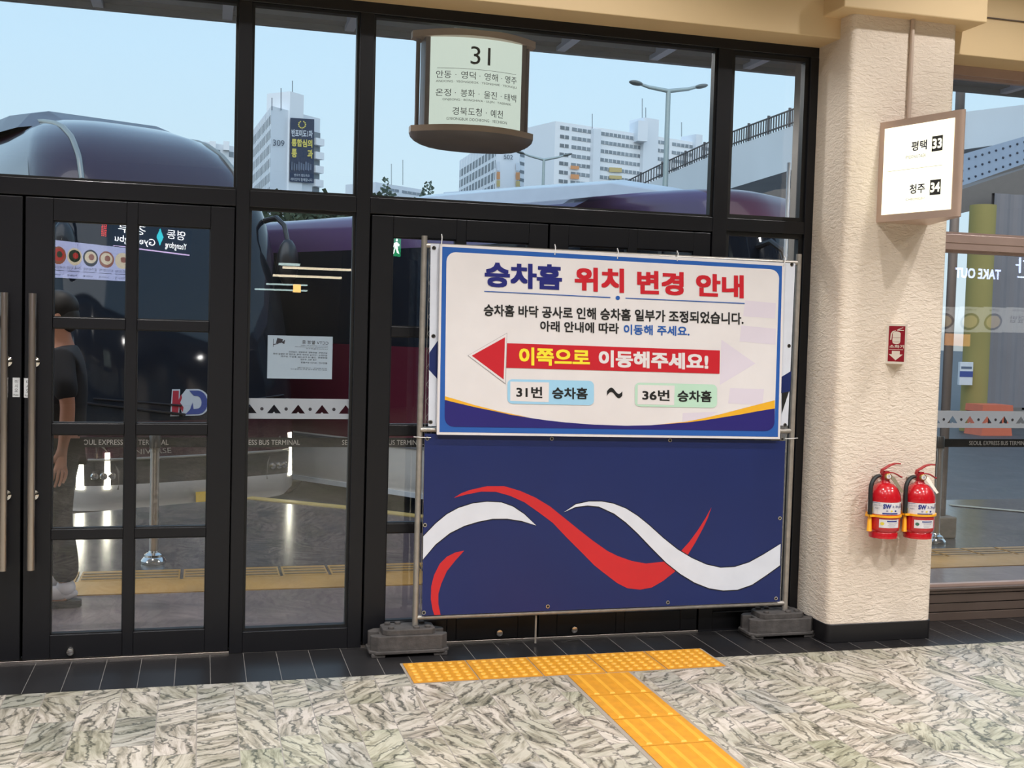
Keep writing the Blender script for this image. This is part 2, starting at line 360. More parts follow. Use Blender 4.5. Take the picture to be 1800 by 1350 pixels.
def pane(name, x0, x1, z0, z1, parent=None, bead=.012, y=.034, g=None):
    gb = MB().box(x0, x1, y, y+.006, z0, z1, g or GLASS)
    fb = MB()
    for a, c, d, e2 in ((x0, x0+bead, z0, z1), (x1-bead, x1, z0, z1), (x0+bead, x1-bead, z0, z0+bead), (x0+bead, x1-bead, z1-bead, z1)):
        fb.box(a, c, .018, .06, d, e2, 'frame_edge')
    if parent is None:
        o = empty(name, ((x0+x1)/2, 0, z0), kind='structure'); fb.build('window_frame', o); gb.build('glass_pane', o); return o
    gb.build('glass_pane', parent); return parent
pane('window_1', -1.66, .14, 2.15, 3.003); pane('window_2', .20, .69, 2.15, 3.003); pane('window_3', .755, 2.512, 2.15, 3.003); pane('window_4', 2.591, 3.034, 2.15, 3.003, bead=.022)
w5 = pane('window_5', .20, .69, .10, 2.075); MB().box(.20, .69, .0, .08, 0, .10, 'frame').build('bottom_panel', w5, bevel=.003)
w6 = pane('window_6', 2.591, 3.034, .10, 2.085, bead=.022); MB().box(2.591, 3.034, .0, .08, 0, .10, 'frame').build('bottom_panel', w6, bevel=.003)
w7 = pane('window_7', LW+.07, -1.72, .10, 3.003); MB().box(LW+.07, -1.72, .0, .08, 0, .10, 'frame').build('bottom_panel', w7, bevel=.003)

ROWS = [(.12, .551), (.597, 1.023), (1.073, 1.497), (1.545, 1.97)]
def door(name, x0, x1, cols, hx, handle=True, knob=None, top=2.068):
    o = empty(name, ((x0+x1)/2, 0, .012), kind='structure'); y0, y1 = .004, .062
    b = MB(); xs = [x0] + [v for c in cols for v in c] + [x1]
    for i in range(0, len(xs), 2): b.box(xs[i], xs[i+1], y0, y1, .012, top, 'frame')
    zs = [.012] + [v for r in ROWS for v in r] + [top]
    for c in cols:
        for i in range(0, len(zs), 2): b.box(c[0], c[1], y0+(.004 if 0 < i < 8 else 0), y1, zs[i], zs[i+1], 'frame')
    b.build('door_leaf', o, bevel=.003)
    e2 = MB()
    for c in cols:
        for r in ROWS:
            e2.box(c[0], c[0]+.004, .014, .05, r[0], r[1], 'frame_edge').box(c[1]-.004, c[1], .014, .05, r[0], r[1], 'frame_edge').box(c[0], c[1], .014, .05, r[0], r[0]+.004, 'frame_edge').box(c[0], c[1], .014, .05, r[1]-.004, r[1], 'frame_edge')
    e2.build('glazing_bead', o)
    g = MB()
    for c in cols:
        for r in ROWS: g.box(c[0], c[1], .030, .036, r[0], r[1], GLASS)
    g.build('glass_pane', o)
    sb_ = MB()
    for sx in (x0, x1): sb_.box(sx-.016, sx+.016, .0625, .074, .012, top+.012, 'frame_edge')
    sb_.box(x0, x1, .0625, .074, top-.012, top+.012, 'frame_edge').build('gap_light_stop', o)  # strips added behind the leaf edges to block daylight through the gaps
    if handle:
        h = MB().tube([(hx, -.062, .431), (hx, -.062, 1.645)], .0165, 'steel', 16); h.build('pull_handle', o, smooth=40)
        s = MB()
        for z in (1.345, .755):
            s.lathe([(.024, .004), (.024, -.004), (.012, -.010), (.010, -.058)], (hx, 0, z), 'chrome', 16, 'y')
        s.build('handle_mount', o, smooth=40)
    if knob:
        MB().lathe([(.019, .004), (.019, -.012), (.015, -.018), (.006, -.019)], (knob, 0, .045), 'chrome', 16, 'y').box(knob-.012, knob+.012, -.021, -.018, .043, .048, 'steel').build('floor_lock', o, smooth=40)
    return o
CL = [(-.641, -.334), (-.286, .029)]
d1 = door('door_1', -.755, .135, CL, -.714, knob=-.553)
mir = lambda cols, a: [(2*a-c1, 2*a-c0) for c0, c1 in cols][::-1]
d2 = door('door_2', -1.655, -.766, mir(CL, -.7605), -.827, knob=-.97)
C3 = [(.868, 1.175), (1.223, 1.538)]
d3 = door('door_3', .765, 1.635, C3, 1.59, handle=False, knob=1.44)
d4 = door('door_4', 1.645, 2.505, mir(C3, 1.64), 1.70, handle=False, knob=1.83)

# push stickers
for q, lab in ((((23, 664), (35, 664), (34, 699), (22, 698)), 'white push sticker on the left door leaf beside its pull handle'), (((43, 664), (55, 665), (54, 701), (42, 699)), 'white push sticker on the right door leaf left of its pull handle')):
    f = bil(q); Y = .0035; w = lambda u, v, y=Y: W(*f(u, v), y)
    P0, P1 = w(0, 0), w(1, 1)
    b = MB().box(P0.x, P1.x, Y, .005, P0.z, P1.z, 'paper')
    for i, ch in enumerate('미시오'):
        b.text(ch, lambda u, v, i=i: w(.28+.46*u, .72-.22*i+.17*v, Y-.0006), 'black', .01)
    b.text('PUSH', lambda u, v: w(.15+.7*u, .08+.08*v, Y-.0006), 'black')
    b.build('push_sticker', label=lab, cat='sticker', group='push stickers on the double door')

# ------------------------------------------------------------------ right-hand shop window
b = MB()
b.box(3.69, 5.7, .0, .07, 2.048, 2.131, 'brownmetal').box(3.69, 5.7, -.004, .0, 2.085, 2.131, 'brownmetal').box(3.69, 5.7, .0, .07, 2.99, 3.04, 'brownmetal')
b.box(5.62, 5.7, 0, .07, 0, 3.04, 'brownmetal')
S('trim_13', b, bevel=.003)
b = MB()
for z0, z1, yy in ((.0, .045, -.004), (.05, .095, 0), (.10, .148, -.004), (.153, .172, -.012), (.172, .185, -.02)): b.box(3.69, 5.7, yy, .07, z0, z1, 'darkbrown')
S('trim_14', b, bevel=.002)
def pane2(name, x0, x1, z0, z1):
    o = empty(name, ((x0+x1)/2, 0, z0), kind='structure'); MB().box(x0, x1, .034, .040, z0, z1, GLASS).build('glass_pane', o)
    MB().box(x0, x1, .02, .055, z0, z0+.015, 'brownmetal').box(x0, x1, .02, .055, z1-.015, z1, 'brownmetal').build('window_frame', o)
pane2('window_8', 3.69, 5.62, 2.131, 2.99); pane2('window_9', 3.69, 5.62, .185, 2.048)

# frosted safety bands with punched triangles
mat('film', (146, 152, 160), .6, var=.02)
def tri_band(name, x0, x1, z0, z1, pitch, ph, label, yy=.0325):
    b = MB(); H = z1-z0; zt, zb = z0+.70*H, z0+.27*H; zm = (zt+zb)/2
    b_ = lambda pts: b.poly([(x, yy, z) for x, z in pts], 'film')
    def rect(a, c, d, e2):
        a, c = max(a, x0), min(c, x1)
        if c > a+1e-5: b_([(a, d), (c, d), (c, e2), (a, e2)])
    rect(x0, x1, zt, z1); rect(x0, x1, z0, zb)
    n = int((x1-x0)/pitch)+3
    for i in range(-1, n):
        c = x0+ph+i*pitch; hw = pitch*.29; l, r = c-pitch/2, c+pitch/2
        if l > x1 or r < x0: continue
        if l >= x0 and r <= x1:
            b_([(l+.0, zb), (c-hw, zb), (c, zt), (l, zt)]); b_([(c+hw, zb), (r, zb), (r, zt), (c, zt)])
            b_([(c-hw*.22, zb), (c+hw*.22, zb), (c, zb+.18*(zt-zb))])
        elif l < x0:
            s = (x0-l)
            if c > x0:
                if c-hw > x0: b_([(x0, zb), (c-hw, zb), (c, zt), (x0, zt)])
                else: zz = zb+(x0-(c-hw))/hw*(zt-zb); b_([(x0, zz), (c, zt), (x0, zt)])
                b_([(c+hw, zb), (r, zb), (r, zt), (c, zt)])
            elif c+hw > x0: zz = zt-(x0-c)/hw*(zt-zb); b_([(c+hw, zb), (r, zb), (r, zt), (x0, zt), (x0, zz)])
            else: rect(x0, r, zb, zt)
        else:
            if c < x1:
                b_([(l, zb), (c-hw, zb), (c, zt), (l, zt)])
                if c+hw < x1: b_([(c+hw, zb), (x1, zb), (x1, zt), (c, zt)])
                else: zz = zt-(x1-c)/hw*(zt-zb); b_([(x1, zz), (x1, zt), (c, zt)])
            elif c-hw < x1: zz = zb+(x1-(c-hw))/hw*(zt-zb); b_([(l, zb), (c-hw, zb), (x1, zz), (x1, zt), (l, zt)])
            else: rect(l, x1, zb, zt)
        for cx in (r,):
            if x0 < cx < x1: b.poly([(cx+.008*cos(k*pi/6), yy-.0006, zm+.008*sin(k*pi/6)) for k in range(12)], 'ink')
    b.build(name, label=label, cat='sticker')
tri_band('safety_film', .205, .686, 1.097, 1.193, .1115, .012, 'frosted film band with punched triangles on the glass beside the left door')
tri_band('safety_film', 3.70, 5.60, W(1700, 752, .035).z, W(1700, 722, .035).z, .1115, .2, 'frosted film band with punched triangles on the window right of the pillar')

# CCTV notice, printed to be read from outside
q = ((471, 587.5), (585, 592), (583, 669), (469.5, 665)); f = bil(q); Y = .0325
w = lambda u, v, y=Y-.0007: W(*f(u, v), y)
P0, P1 = w(0, 0), w(1, 1)
b = MB().box(P0.x, P1.x, Y, Y+.0014, P0.z, P1.z, mat('notice_paper', (146, 162, 176), .6, var=.03))
def T(u0, u1, v0, v1, s, bold=0.01, m='ink'): b.text(s, lambda u, v: w(u0+(u1-u0)*u, v0+(v1-v0)*v), m, bold, mirror=True)
T(.53, .935, .81, .895, 'CCTV 촬영 중', .02)
T(.51, .925, .765, .79, 'CCTV is in operation for safety'); T(.42, .925, .73, .755, 'crime prevention and fire prevention area'); T(.59, .925, .695, .72, 'CCTVが作動中です')
for v0, u0, s in ((.60, .33, '설치목적 : 범죄예방, 화재예방, 시설안전'), (.545, .09, '설치장소 : 터미널 내외부 전체, 승차장 및 대합실 전경'), (.49, .20, '촬영범위 : 건물 내 주요시설, 출입구, 승차장,'), (.435, .51, '각층 복도, 주차장'), (.37, .52, '촬영시간 : 24시간 연속촬영')):
    T(u0, .925 if v0 != .435 else .76, v0, v0+.04, s)
T(.47, .925, .255, .28, '관리책임자 : 시설관리팀'); T(.36, .925, .22, .245, '운영시간 연중무휴 문의 안내데스크')
cam_pts = [(.125, .80), (.145, .925), (.235, .90), (.225, .85), (.245, .86), (.25, .885), (.265, .875), (.255, .79), (.235, .805), (.215, .825), (.20, .815)]
b.poly([tuple(w(u, v)) for u, v in cam_pts], 'ink')
b.poly([tuple(w(u, v)) for u, v in ((.082, .72), (.088, .72), (.088, .90), (.082, .90))], 'ink')
b.poly([tuple(w(u, v)) for u, v in ((.088, .765), (.16, .785), (.17, .82), (.16, .82), (.152, .80), (.088, .78))], 'ink')
b.build('notice_sheet', label='pale blue camera notice sheet printed in reverse on the glass', cat='notice')

# ------------------------------------------------------------------ tactile paving inside
def tactile(name, x0, y0, kind, label, ang=0):
    b = MB(); b.box(x0+.002, x0+.292, y0+.002, y0+.292, 0.0, .004, 'tactile')
    if kind == 'dot':
        for i in range(6):
            for j in range(6):
                b.lathe([(.0155, .004), (.012, .0085), (.006, .0095)], (x0+.0325+.0458*i, y0+.0325+.0458*j, 0), 'tactile_raised', 10)
    else:
        for i in range(4):
            c = x0+.041+.0707*i; pts = [(c-.013, y0+.012), (c+.013, y0+.012), (c+.013, y0+.282), (c-.013, y0+.282)]
            top = [(c-.009, y0+.018), (c+.009, y0+.018), (c+.009, y0+.276), (c-.009, y0+.276)]
            vs = [(x, y, .004) for x, y in pts]+[(x, y, .009) for x, y in top]
            b.add(vs, [(4, 5, 6, 7), (0, 1, 5, 4), (1, 2, 6, 5), (2, 3, 7, 6), (3, 0, 4, 7)], 'tactile_raised')
    b.build(name, origin=(x0+.147, y0+.147, 0), smooth=35, label=label, cat='tactile tile', group='yellow tactile tiles on the hall floor')
ordn = ['first', 'second', 'third', 'fourth', 'fifth']
S('trim_15', MB().box(.895, 2.395, -.60, -.292, -.001, .0015, mat('tactile_grout', (150, 140, 128), .7)).box(1.585, 1.912, -3.1, -.60, -.001, .0015, 'tactile_grout'))
for i in range(5): tactile('dotted_paving_tile', .905+.2965*i, -.5935, 'dot', '%s dotted yellow paving tile from the left in front of the banner' % ordn[i])
for i in range(7):
    lab = '%s ribbed yellow guide tile counted from the dotted row towards the viewer' % (ordn+['sixth', 'seventh'])[i]
    tactile('ribbed_paving_tile', 1.603, -.60-.2965*(i+1), 'bar', lab)
# ================================================================== banner fence
YB0 = -.115
def Bp(px, py, y=YB0): return W(px, py, y)
pl_t, pl_b = Bp(747, 412), Bp(729, 1092); pr_t, pr_b = Bp(1401.5, 449), Bp(1382, 1068)
XLp, XRp = (pl_t.x+pl_b.x)/2, (pr_t.x+pr_b.x)/2; ZT = (pl_t.z+pr_t.z)/2
ZB = .165; ZM = Bp(757, 755).z
fence = empty('site_fence', ((XLp+XRp)/2, YB0, .10), 'portable galvanised fence panel carrying the notice boards in front of the doors', 'fence')
for x in (XLp, XRp): MB().tube([(x, YB0, .127), (x, YB0, ZT)], .0145, 'galv', 14).build('upright_post', fence, smooth=40)
for z, r in ((ZT-.045, .0125), (ZM, .0125), (ZB, .0125)): MB().tube([(XLp, YB0, z), (XRp, YB0, z)], r, 'galv', 12).build('rail', fence, smooth=40)
for x, s in ((XLp+.035, 1), (XRp-.035, -1)):
    b = MB(); n = 44; dz = (ZT-.06-ZB)/n
    b.tube([(x+s*(.016 if k % 2 else -.008), YB0+.004, ZB+dz*k) for k in range(n+1)], .0016, 'galv', 5)
    b.tube([(x-s*.010, YB0+.004, ZB), (x-s*.010, YB0+.004, ZT-.06)], .0016, 'galv', 5)
    b.tube([(x+s*.02, YB0+.004, ZB), (x+s*.02, YB0+.004, ZT-.06)], .0016, 'galv', 5)
    b.build('wire_mesh', fence, smooth=40)
mx = W(941, 1100, YB0+.02).x
MB().tube([(mx, YB0+.012, ZB), (mx, YB0+.012, .012)], .0055, 'galv', 10).build('drop_bolt', fence, smooth=40)

# rubber feet
def foot(cx, label):
    o = empty('ballast_block', (cx, YB0, 0)); tag(o, label, 'weight block', 'rubber feet under the banner fence')
    y0, y1 = YB0-.085, YB0+.095; x0, x1 = cx-.19, cx+.19
    def outline(x0, x1, y0, y1, c, notch=0):
        p = [(x0+c, y0), (x1-c, y0), (x1, y0+c)]
        if notch: p += [(x1, y0+.05), (x1-notch, y0+.06), (x1-notch, y1-.06), (x1, y1-.05)]
        p += [(x1, y1-c), (x1-c, y1), (x0+c, y1), (x0, y1-c)]
        if notch: p += [(x0, y1-.05), (x0+notch, y1-.06), (x0+notch, y0+.06), (x0, y0+.05)]
        return p + [(x0, y0+c)]
    b = MB()
    b.prism([(x, y, .030) for x, y in outline(x0+.008, x1-.008, y0+.008, y1-.008, .03, .045)], (0, 0, .070), 'foot')
    b.prism([(x, y, .016) for x, y in outline(x0, x1, y0, y1, .03)], (0, 0, .016), 'foot')
    for a, c in ((x0, x0+.085), (x1-.085, x1)): b.box(a+.01, c-.01, y0+.008, y1-.008, 0, .02, 'foot')
    b.prism([(x, y, .098) for x, y in outline(cx-.125, cx+.125, y0+.022, y1-.022, .02)], (0, 0, .028), 'foot')
    b.build('foot_block', o, bevel=.004)
    for dx, dy in ((-.085, -.04), (-.04, .045), (.035, -.045), (.075, .04), (.09, -.035), (-.09, .04)):
        MB().lathe([(.0145, .124), (.0145, .134), (.011, .137)], (cx+dx, YB0+.005+dy, 0), 'foot', 12).build('stud', o, smooth=40)
foot(.960, 'grey rubber fence foot at the left end of the banner'); foot(2.905, 'grey rubber fence foot at the right end beside the pillar')

# backing banner (white, dark arrow) that shows at both sides of the board
Y1 = YB0-.018
def PP(pts, y): return [tuple(W(px, py, y)) for px, py in pts]
b = MB()
b.prism(PP([(757, 428), (1398, 463), (1385, 748), (753, 749)], Y1), (0, .002, 0), 'banner_white')
b.poly(PP([(757, 618), (768, 601), (800, 560), (800, 700), (754, 650)], Y1-.001), 'banner_blue')
b.poly(PP([(768, 601), (800, 560), (800, 700), (767, 637), (754.5, 650), (754.8, 620)], Y1-.0015), 'banner_blue')
b.poly(PP([(1360, 670), (1376, 661), (1391, 652), (1389, 688), (1376, 691), (1360, 691)], Y1-.001), 'banner_blue')
b.poly(PP([(1374, 691), (1387, 688), (1374, 728)], Y1-.0012), 'black')
bb = b.build('backing_banner', label='white vinyl banner mostly hidden behind the notice board', cat='banner')
def eyelets(parent, pts, y):
    for px, py in pts:
        p = W(px, py, y); e2 = MB(); n = 16
        prof = [(.0055, -.0006), (.0065, -.0018), (.009, -.0018), (.0105, 0)]
        e2.lathe([(.0055, .0004)]+prof, tuple(p), 'chrome', n, 'y')
        e2.poly([(p.x+.0056*cos(k*pi/6), p.y-.0009, p.z+.0056*sin(k*pi/6)) for k in range(12)], 'black')
        e2.build('eyelet', parent, smooth=50)
eyelets(bb, [(763, 436), (762, 591), (757, 742), (1392, 465), (1387, 608), (1380, 747)], Y1-.0005)

# blue banner with waves
Y2 = YB0-.020
bl = MB()
bl.prism(PP([(746.5, 762), (1380.5, 775), (1370.5, 1057.5), (741.8, 1082.5)], Y2), (0, .002, 0), 'banner_blue')
red = [(798, 875), (811, 867), (826, 861.4), (856, 854.6), (886.4, 854.6), (914, 862.7), (941.8, 875), (967, 890.4), (992, 910.5), (1017, 930.7), (1042.6, 950.8), (1067.8, 968.5), (1085, 977), (1110, 986), (1135.6, 990.6), (1165.8, 987.4), (1182, 979.5), (1197.3, 968.5), (1212, 952), (1226, 933), (1240, 911), (1250.7, 891.6), (1244, 911), (1236, 928), (1222, 954), (1208.6, 976), (1197, 992), (1186, 1005), (1165.8, 1021), (1145.6, 1032.7), (1125.5, 1036.5), (1102.8, 1034), (1085, 1025), (1060, 1006), (1045, 994), (1022.4, 971), (997, 945.8), (972, 919.3), (946.9, 900.5), (921.7, 882.8), (896.5, 871.5), (871.3, 864.4), (846, 864), (821, 869)]
w1 = [(744, 943), (765.5, 920.6), (785.6, 904), (805.8, 893), (831, 885), (856, 882), (881.4, 883.3), (901.5, 890.4), (921.7, 904), (942.3, 923.6), (916.6, 915.6), (891.4, 911.8), (866, 912), (841, 916.8), (815.9, 924.4), (790.7, 937), (765.5, 957), (743.3, 983.6)]
w2 = [(991, 900.5), (1012, 886.6), (1035, 881.6), (1057.7, 881.6), (1077.8, 885.3), (1100.3, 894), (1120.5, 906.8), (1140.6, 923), (1165.8, 945.8), (1191, 966), (1216, 981), (1241.4, 992.4), (1266.6, 998), (1291.7, 996.7), (1317, 988.6), (1342, 974.8), (1372.3, 955.9), (1371, 993.7), (1347, 1011), (1322, 1027.7), (1296.8, 1036.5), (1271.6, 1038), (1246.4, 1034), (1221, 1024), (1196, 1008.8), (1170.8, 988.6), (1145.6, 963.4), (1120.5, 937), (1100, 918), (1080, 903), (1060, 893.7), (1052.6, 890.4), (1032.5, 888.6), (1012, 891)]
arc = [(815.9, 968), (800.8, 971), (785.6, 978.5), (773, 991), (763, 1011), (758, 1031), (757.4, 1054), (760.5, 1071.7), (763.5, 1081.3), (774.3, 1080.6), (770.5, 1061.7), (770.5, 1044), (775.6, 1026.4), (785.6, 1003.7), (800.8, 984.8)]
bl.poly(PP(red, Y2-.0008), 'banner_red'); bl.poly(PP(arc, Y2-.0008), 'banner_red')
for wv in (w1, w2):
    bl.poly(PP(offset_poly(wv, 1.6), Y2-.0014), 'black'); bl.poly(PP(wv, Y2-.002), 'banner_white')
blo = bl.build('wave_banner', label='dark blue vinyl banner with red and white waves under the notice board', cat='banner')
eyelets(blo, [(751, 771), (970, 771), (1178, 774), (1375, 772), (747, 923), (1371, 911), (745, 1077), (963, 1066), (1174, 1059), (1364, 1052)], Y2-.0005)
def ties(parent, pts):
    for x, z, along in pts:
        t = MB()
        if along == 'v': path = [(x, Y2-.004, z-.05), (x, YB0-.018, z-.012), (x, YB0-.004, z+.018), (x+.003, YB0+.012, z+.008), (x, Y2-.002, z-.03)]
        else: path = [(x+.05*along, Y2-.004, z), (x+.01*along, YB0-.018, z), (x-.012*along, YB0-.016, z+.001), (x-.018*along, YB0, z), (x-.030*along, YB0-.012, z+.002)]
        t.tube(path, .0022, 'white', 6); t.build('cable_tie', parent, smooth=40)
p = W(740, 768, Y2); ties(blo, [(XLp, W(740, 769, Y2).z, 1), (XRp, W(1390, 771, Y2).z, -1)])

# notice board
Y3 = YB0-.046
bd = MB()
bd.prism(PP([(774, 429), (1379, 463), (1371, 772), (768, 764)], Y3), (0, .016, 0), 'print_white')
fp = lambda pts, y, m: bd.poly(PP(pts, y), m)
Y3a = Y3-.0008
fp([(777.5, 433.5), (1375, 467.5), (1367.5, 768), (772.5, 759.5)], Y3a, 'print_blue')
IQ = ((785, 442.5), (1370, 474), (1361, 758), (781.5, 750))
fp(rrect(IQ, .028, .055), Y3a-.0006, 'print_white')
fq = bil(IQ)
# navy swoosh and gold edge along the bottom
navy_top = [(782, 702.5), (800, 707), (834, 715), (868, 722), (900, 729), (931, 734.5), (962, 739), (994, 742.5), (1045, 746.5), (1100, 748.3), (1144, 747.5), (1180, 744.8), (1208, 742), (1240, 738), (1271, 733), (1302, 728), (1334, 722), (1362, 717.5)]
bot = [fq(1-.0, .055)] + [fq(1-.028+.028*cos(radians(-k*15)), .055+.055*sin(radians(-k*15))) for k in range(1, 7)] + [fq(.028+.028*cos(radians(270-k*15)), .055+.055*sin(radians(270-k*15))) for k in range(7)]
fp(navy_top+bot, Y3a-.0012, 'print_navy')
fp([(782, 696.5), (808, 704), (834, 712), (880, 723.5), (931, 734), (900, 729.5), (868, 722.5), (834, 715.5), (800, 707.5), (782, 703)], Y3a-.0016, 'print_gold')
fp([(1150, 746.8), (1208, 741), (1240, 734.5), (1271, 727), (1313, 716), (1362, 703.5), (1362, 718), (1334, 722.5), (1302, 728.5), (1271, 733.5), (1240, 738.5), (1208, 742.5)], Y3a-.0016, 'print_gold')
# pale lilac ghosts
for g in ([(1310, 528), (1364, 533), (1362, 560), (1306, 556)], [(1303, 572), (1364, 578), (1363, 606), (1300, 600)], [(1268, 597), (1328, 639), (1265, 677)], [(1283, 682), (1343, 684), (1340, 712), (1280, 709)], [(1200, 726), (1262, 724), (1240, 736), (1199, 741)]): fp(g, Y3a-.0010, 'print_lilac')
TY = Y3a-.0024
def tq(q, s, m, bold=.045, y=TY, sp=1.0):
    f = bil(q); bd.text(s, lambda u, v: tuple(W(*f(u, v), y)), m, bold, spacing=sp)
def Q(x0, yt0, yb0, x1, yt1, yb1): return ((x0, yt0), (x1, yt1), (x1, yb1), (x0, yb0))
tq(Q(852, 459.5, 504, 988, 465.5, 510.5), '승차홈', 'title_blue', .045)
tq(Q(1010, 469, 511, 1097, 472.5, 515), '위치', 'print_red', .045)
tq(Q(1120, 475, 517, 1202, 478.5, 519.5), '변경', 'print_red', .045)
tq(Q(1223.5, 480.5, 521, 1307.5, 484, 524.5), '안내', 'print_red', .045)
fp([(851, 511.3), (1073, 522.2), (1073, 523.8), (851, 512.7)], TY, 'print_blue'); fp([(1099.5, 523.2), (1309, 532.6), (1309, 534.2), (1099.5, 524.8)], TY, 'print_blue')
fp([(1086+3.8*cos(k*pi/8), 523.6+3.8*sin(k*pi/8)) for k in range(16)], TY, 'print_blue')
tq(Q(850.5, 534.3, 555.3, 1307, 549.5, 571), '승차홈 바닥 공사로 인해 승차홈 일부가 조정되었습니다.', 'black', .028)
tq(Q(949.5, 563.5, 582.5, 1088, 568, 587), '아래 안내에 따라', 'black', .028)
tq(Q(1096.5, 570, 588, 1212, 573.5, 591), '이동해 주세요.', 'print_blue', .028)
mat('print_shadow', (150, 146, 148), .5, var=0)
fp([(822, 625), (891.5, 585), (888.8, 675.5)], TY+.0006, 'print_shadow'); fp([(823, 624.8), (891, 586), (888, 673.5)], TY, 'print_white')
fp([(829.4, 625.2), (887.8, 592.7), (885.3, 667)], TY-.0006, 'print_red')
fp([(891.4, 603.2), (1265.4, 616), (1264.8, 657), (890, 646.5)], TY, 'print_red')
tq(Q(912.5, 610, 642, 1037, 614, 644), '이쪽으로', 'print_yellow', .04, TY-.0008)
tq(Q(1052.5, 615, 645, 1245, 621.5, 650.5), '이동해주세요!', 'print_white', .045, TY-.0008)
for q, m, ins, num, nq, sq in (
    (((892, 666.5), (1044, 669.5), (1044, 712.5), (892, 709.5)), 'print_sky', [(897, 670.7), (965.3, 672.2), (964.5, 707), (897, 704.6)], '31번', Q(907.5, 678.5, 698.5, 953.3, 680, 700), Q(970.6, 680.5, 701, 1033, 681.5, 702)),
    (((1116, 672.5), (1260.5, 676), (1260.5, 717), (1116, 714.5)), 'print_mint', [(1121, 676.4), (1186, 677.8), (1185, 712), (1120.5, 710.8)], '36번', Q(1129, 684.5, 703.5, 1177, 685.5, 705), Q(1191, 686, 706, 1251, 686.8, 707))):
    fp(rrect(q, .06, .2), TY, m); fp(ins, TY-.0006, 'print_white')
    tq(nq, num, 'black', .03, TY-.0012); tq(sq, '승차홈', 'black', .03, TY-.0012)
til = [(1067, 696)] + [(1067+27*u, 690-5.6*sin(u*2*pi-.15)-(3.2)) for u in [i/12 for i in range(13)]] + [(1094, 688)] + [(1067+27*u, 690-5.6*sin(u*2*pi-.15)+4.4) for u in [1-i/12 for i in range(13)]]
fp(til[1:14]+til[15:], TY, 'black')
bdo = bd.build('notice_board', label='white and blue framed notice board with Korean text and a red arrow', cat='notice board')
# screws / ties of the board
for px, py in ((776, 418), (975, 436), (1085, 443), (1190, 447), (1378, 456)):
    p = W(px, py+12, Y3); q = W(px, py-1, YB0)
    MB().tube([(p.x, Y3-.003, p.z), (p.x, Y3-.004, p.z+.012), (q.x, YB0-.016, q.z), (q.x, YB0-.002, q.z+.014), (q.x+.004, YB0+.013, q.z)], .0024, 'white', 6).build('cable_tie', bdo, smooth=40)
MB().tube([(XLp, YB0-.012, ZM), (W(790, 755, Y1).x, YB0-.012, ZM)], .011, 'galv', 10).build('cross_clamp', fence, smooth=40)
# ================================================================== lit sign 33 / 34 on the pillar
mat('signmetal', (196, 170, 154), .35, .25); mat('lit_cream', (250, 248, 226), .5, emit=1.5, ecol=(255, 252, 222), var=0); mat('lit_mint', (226, 242, 230), .5, emit=.74, ecol=(232, 247, 233), var=0)
mat('sign_ink', (40, 38, 66), .6, var=0); mat('sign_line', (150, 150, 120), .6, var=0); mat('sign_dark', (52, 52, 54), .6, var=0)
A = Vector((3.263, PY, 0)); Cc = Vector((3.560, PY, 0)); Bx = Vector((3.418, -.80, 0)); Z0, Z1 = 2.135, 2.632
sg = empty('projecting_sign', (3.41, PY, Z0), 'lit V shaped sign on the pillar showing 33 and 34', 'sign')
b = MB()
def rnd_apex(n=8, r=.04):
    u1 = (A-Bx).normalized(); u2 = (Cc-Bx).normalized(); p1 = Bx+u1*r*2.2; p2 = Bx+u2*r*2.2; pts = []
    for k in range(n+1):
        t = k/n; pts.append((p1*(1-t)**2 + Bx*2*t*(1-t) + p2*t*t))
    return pts
pts = [A]+rnd_apex()+[Cc]
b.prism([(p.x, p.y, Z0) for p in pts], (0, 0, Z1-Z0), 'signmetal'); b.build('housing', sg, smooth=35)
def face(p0, p1, vis):
    d = (p1-p0); n = Vector((d.y, -d.x, 0)).normalized()
    if n.dot(Vector((0, 0, 0))-Vector((0, 0, 0))) == 0 and n.dot((p0+p1)/2-(A+Bx+Cc)/3) < 0: n = -n
    return lambda u, v, e=.002: tuple(p0 + d*u + n*e + Vector((0, 0, Z0+(Z1-Z0)*v)))
for p0, p1, mirrored in ((A, Bx, 0), (Bx, Cc, 0)):
    f = face(p0, p1, 1)
    u0, u1 = (.06, .84) if p0 is A else (.16, .94)
    g = lambda u, v, e=.002, f=f, u0=u0, u1=u1: f(u0+(u1-u0)*u, .07+.86*v, e)
    lp = MB(); lp.poly([g(0, 0), g(1, 0), g(1, 1), g(0, 1)], 'lit_cream')
    def tx(s, a, c, d, e2, m='sign_ink', bold=.0, e=.003): lp.text(s, lambda u, v: g(a+(c-a)*u, d+(e2-d)*v, e), m, bold)
    for num, kr, en, vy in (('33', '평택', 'PYEONGTAEK', .66), ('34', '청주', 'CHEONGJU', .175)):
        q = [(.70, vy), (.85, vy), (.85, vy+.17), (.70, vy+.17)]
        lp.poly([g(u, v, .003) for u, v in q], 'sign_dark'); tx(num, .71, .84, vy+.03, vy+.14, 'lit_cream', .035, .004)
        tx(kr, .41, .63, vy+.035, vy+.145, bold=.024); tx(en, .335 if num == '33' else .36, .625, vy-.045, vy-.01)
    lp.poly([g(.07, .495, .003), (g(.86, .495, .003)), g(.86, .499, .003), g(.07, .499, .003)], 'sign_line')
    lp.build('lit_panel', sg, label='glowing cream panel with destinations')

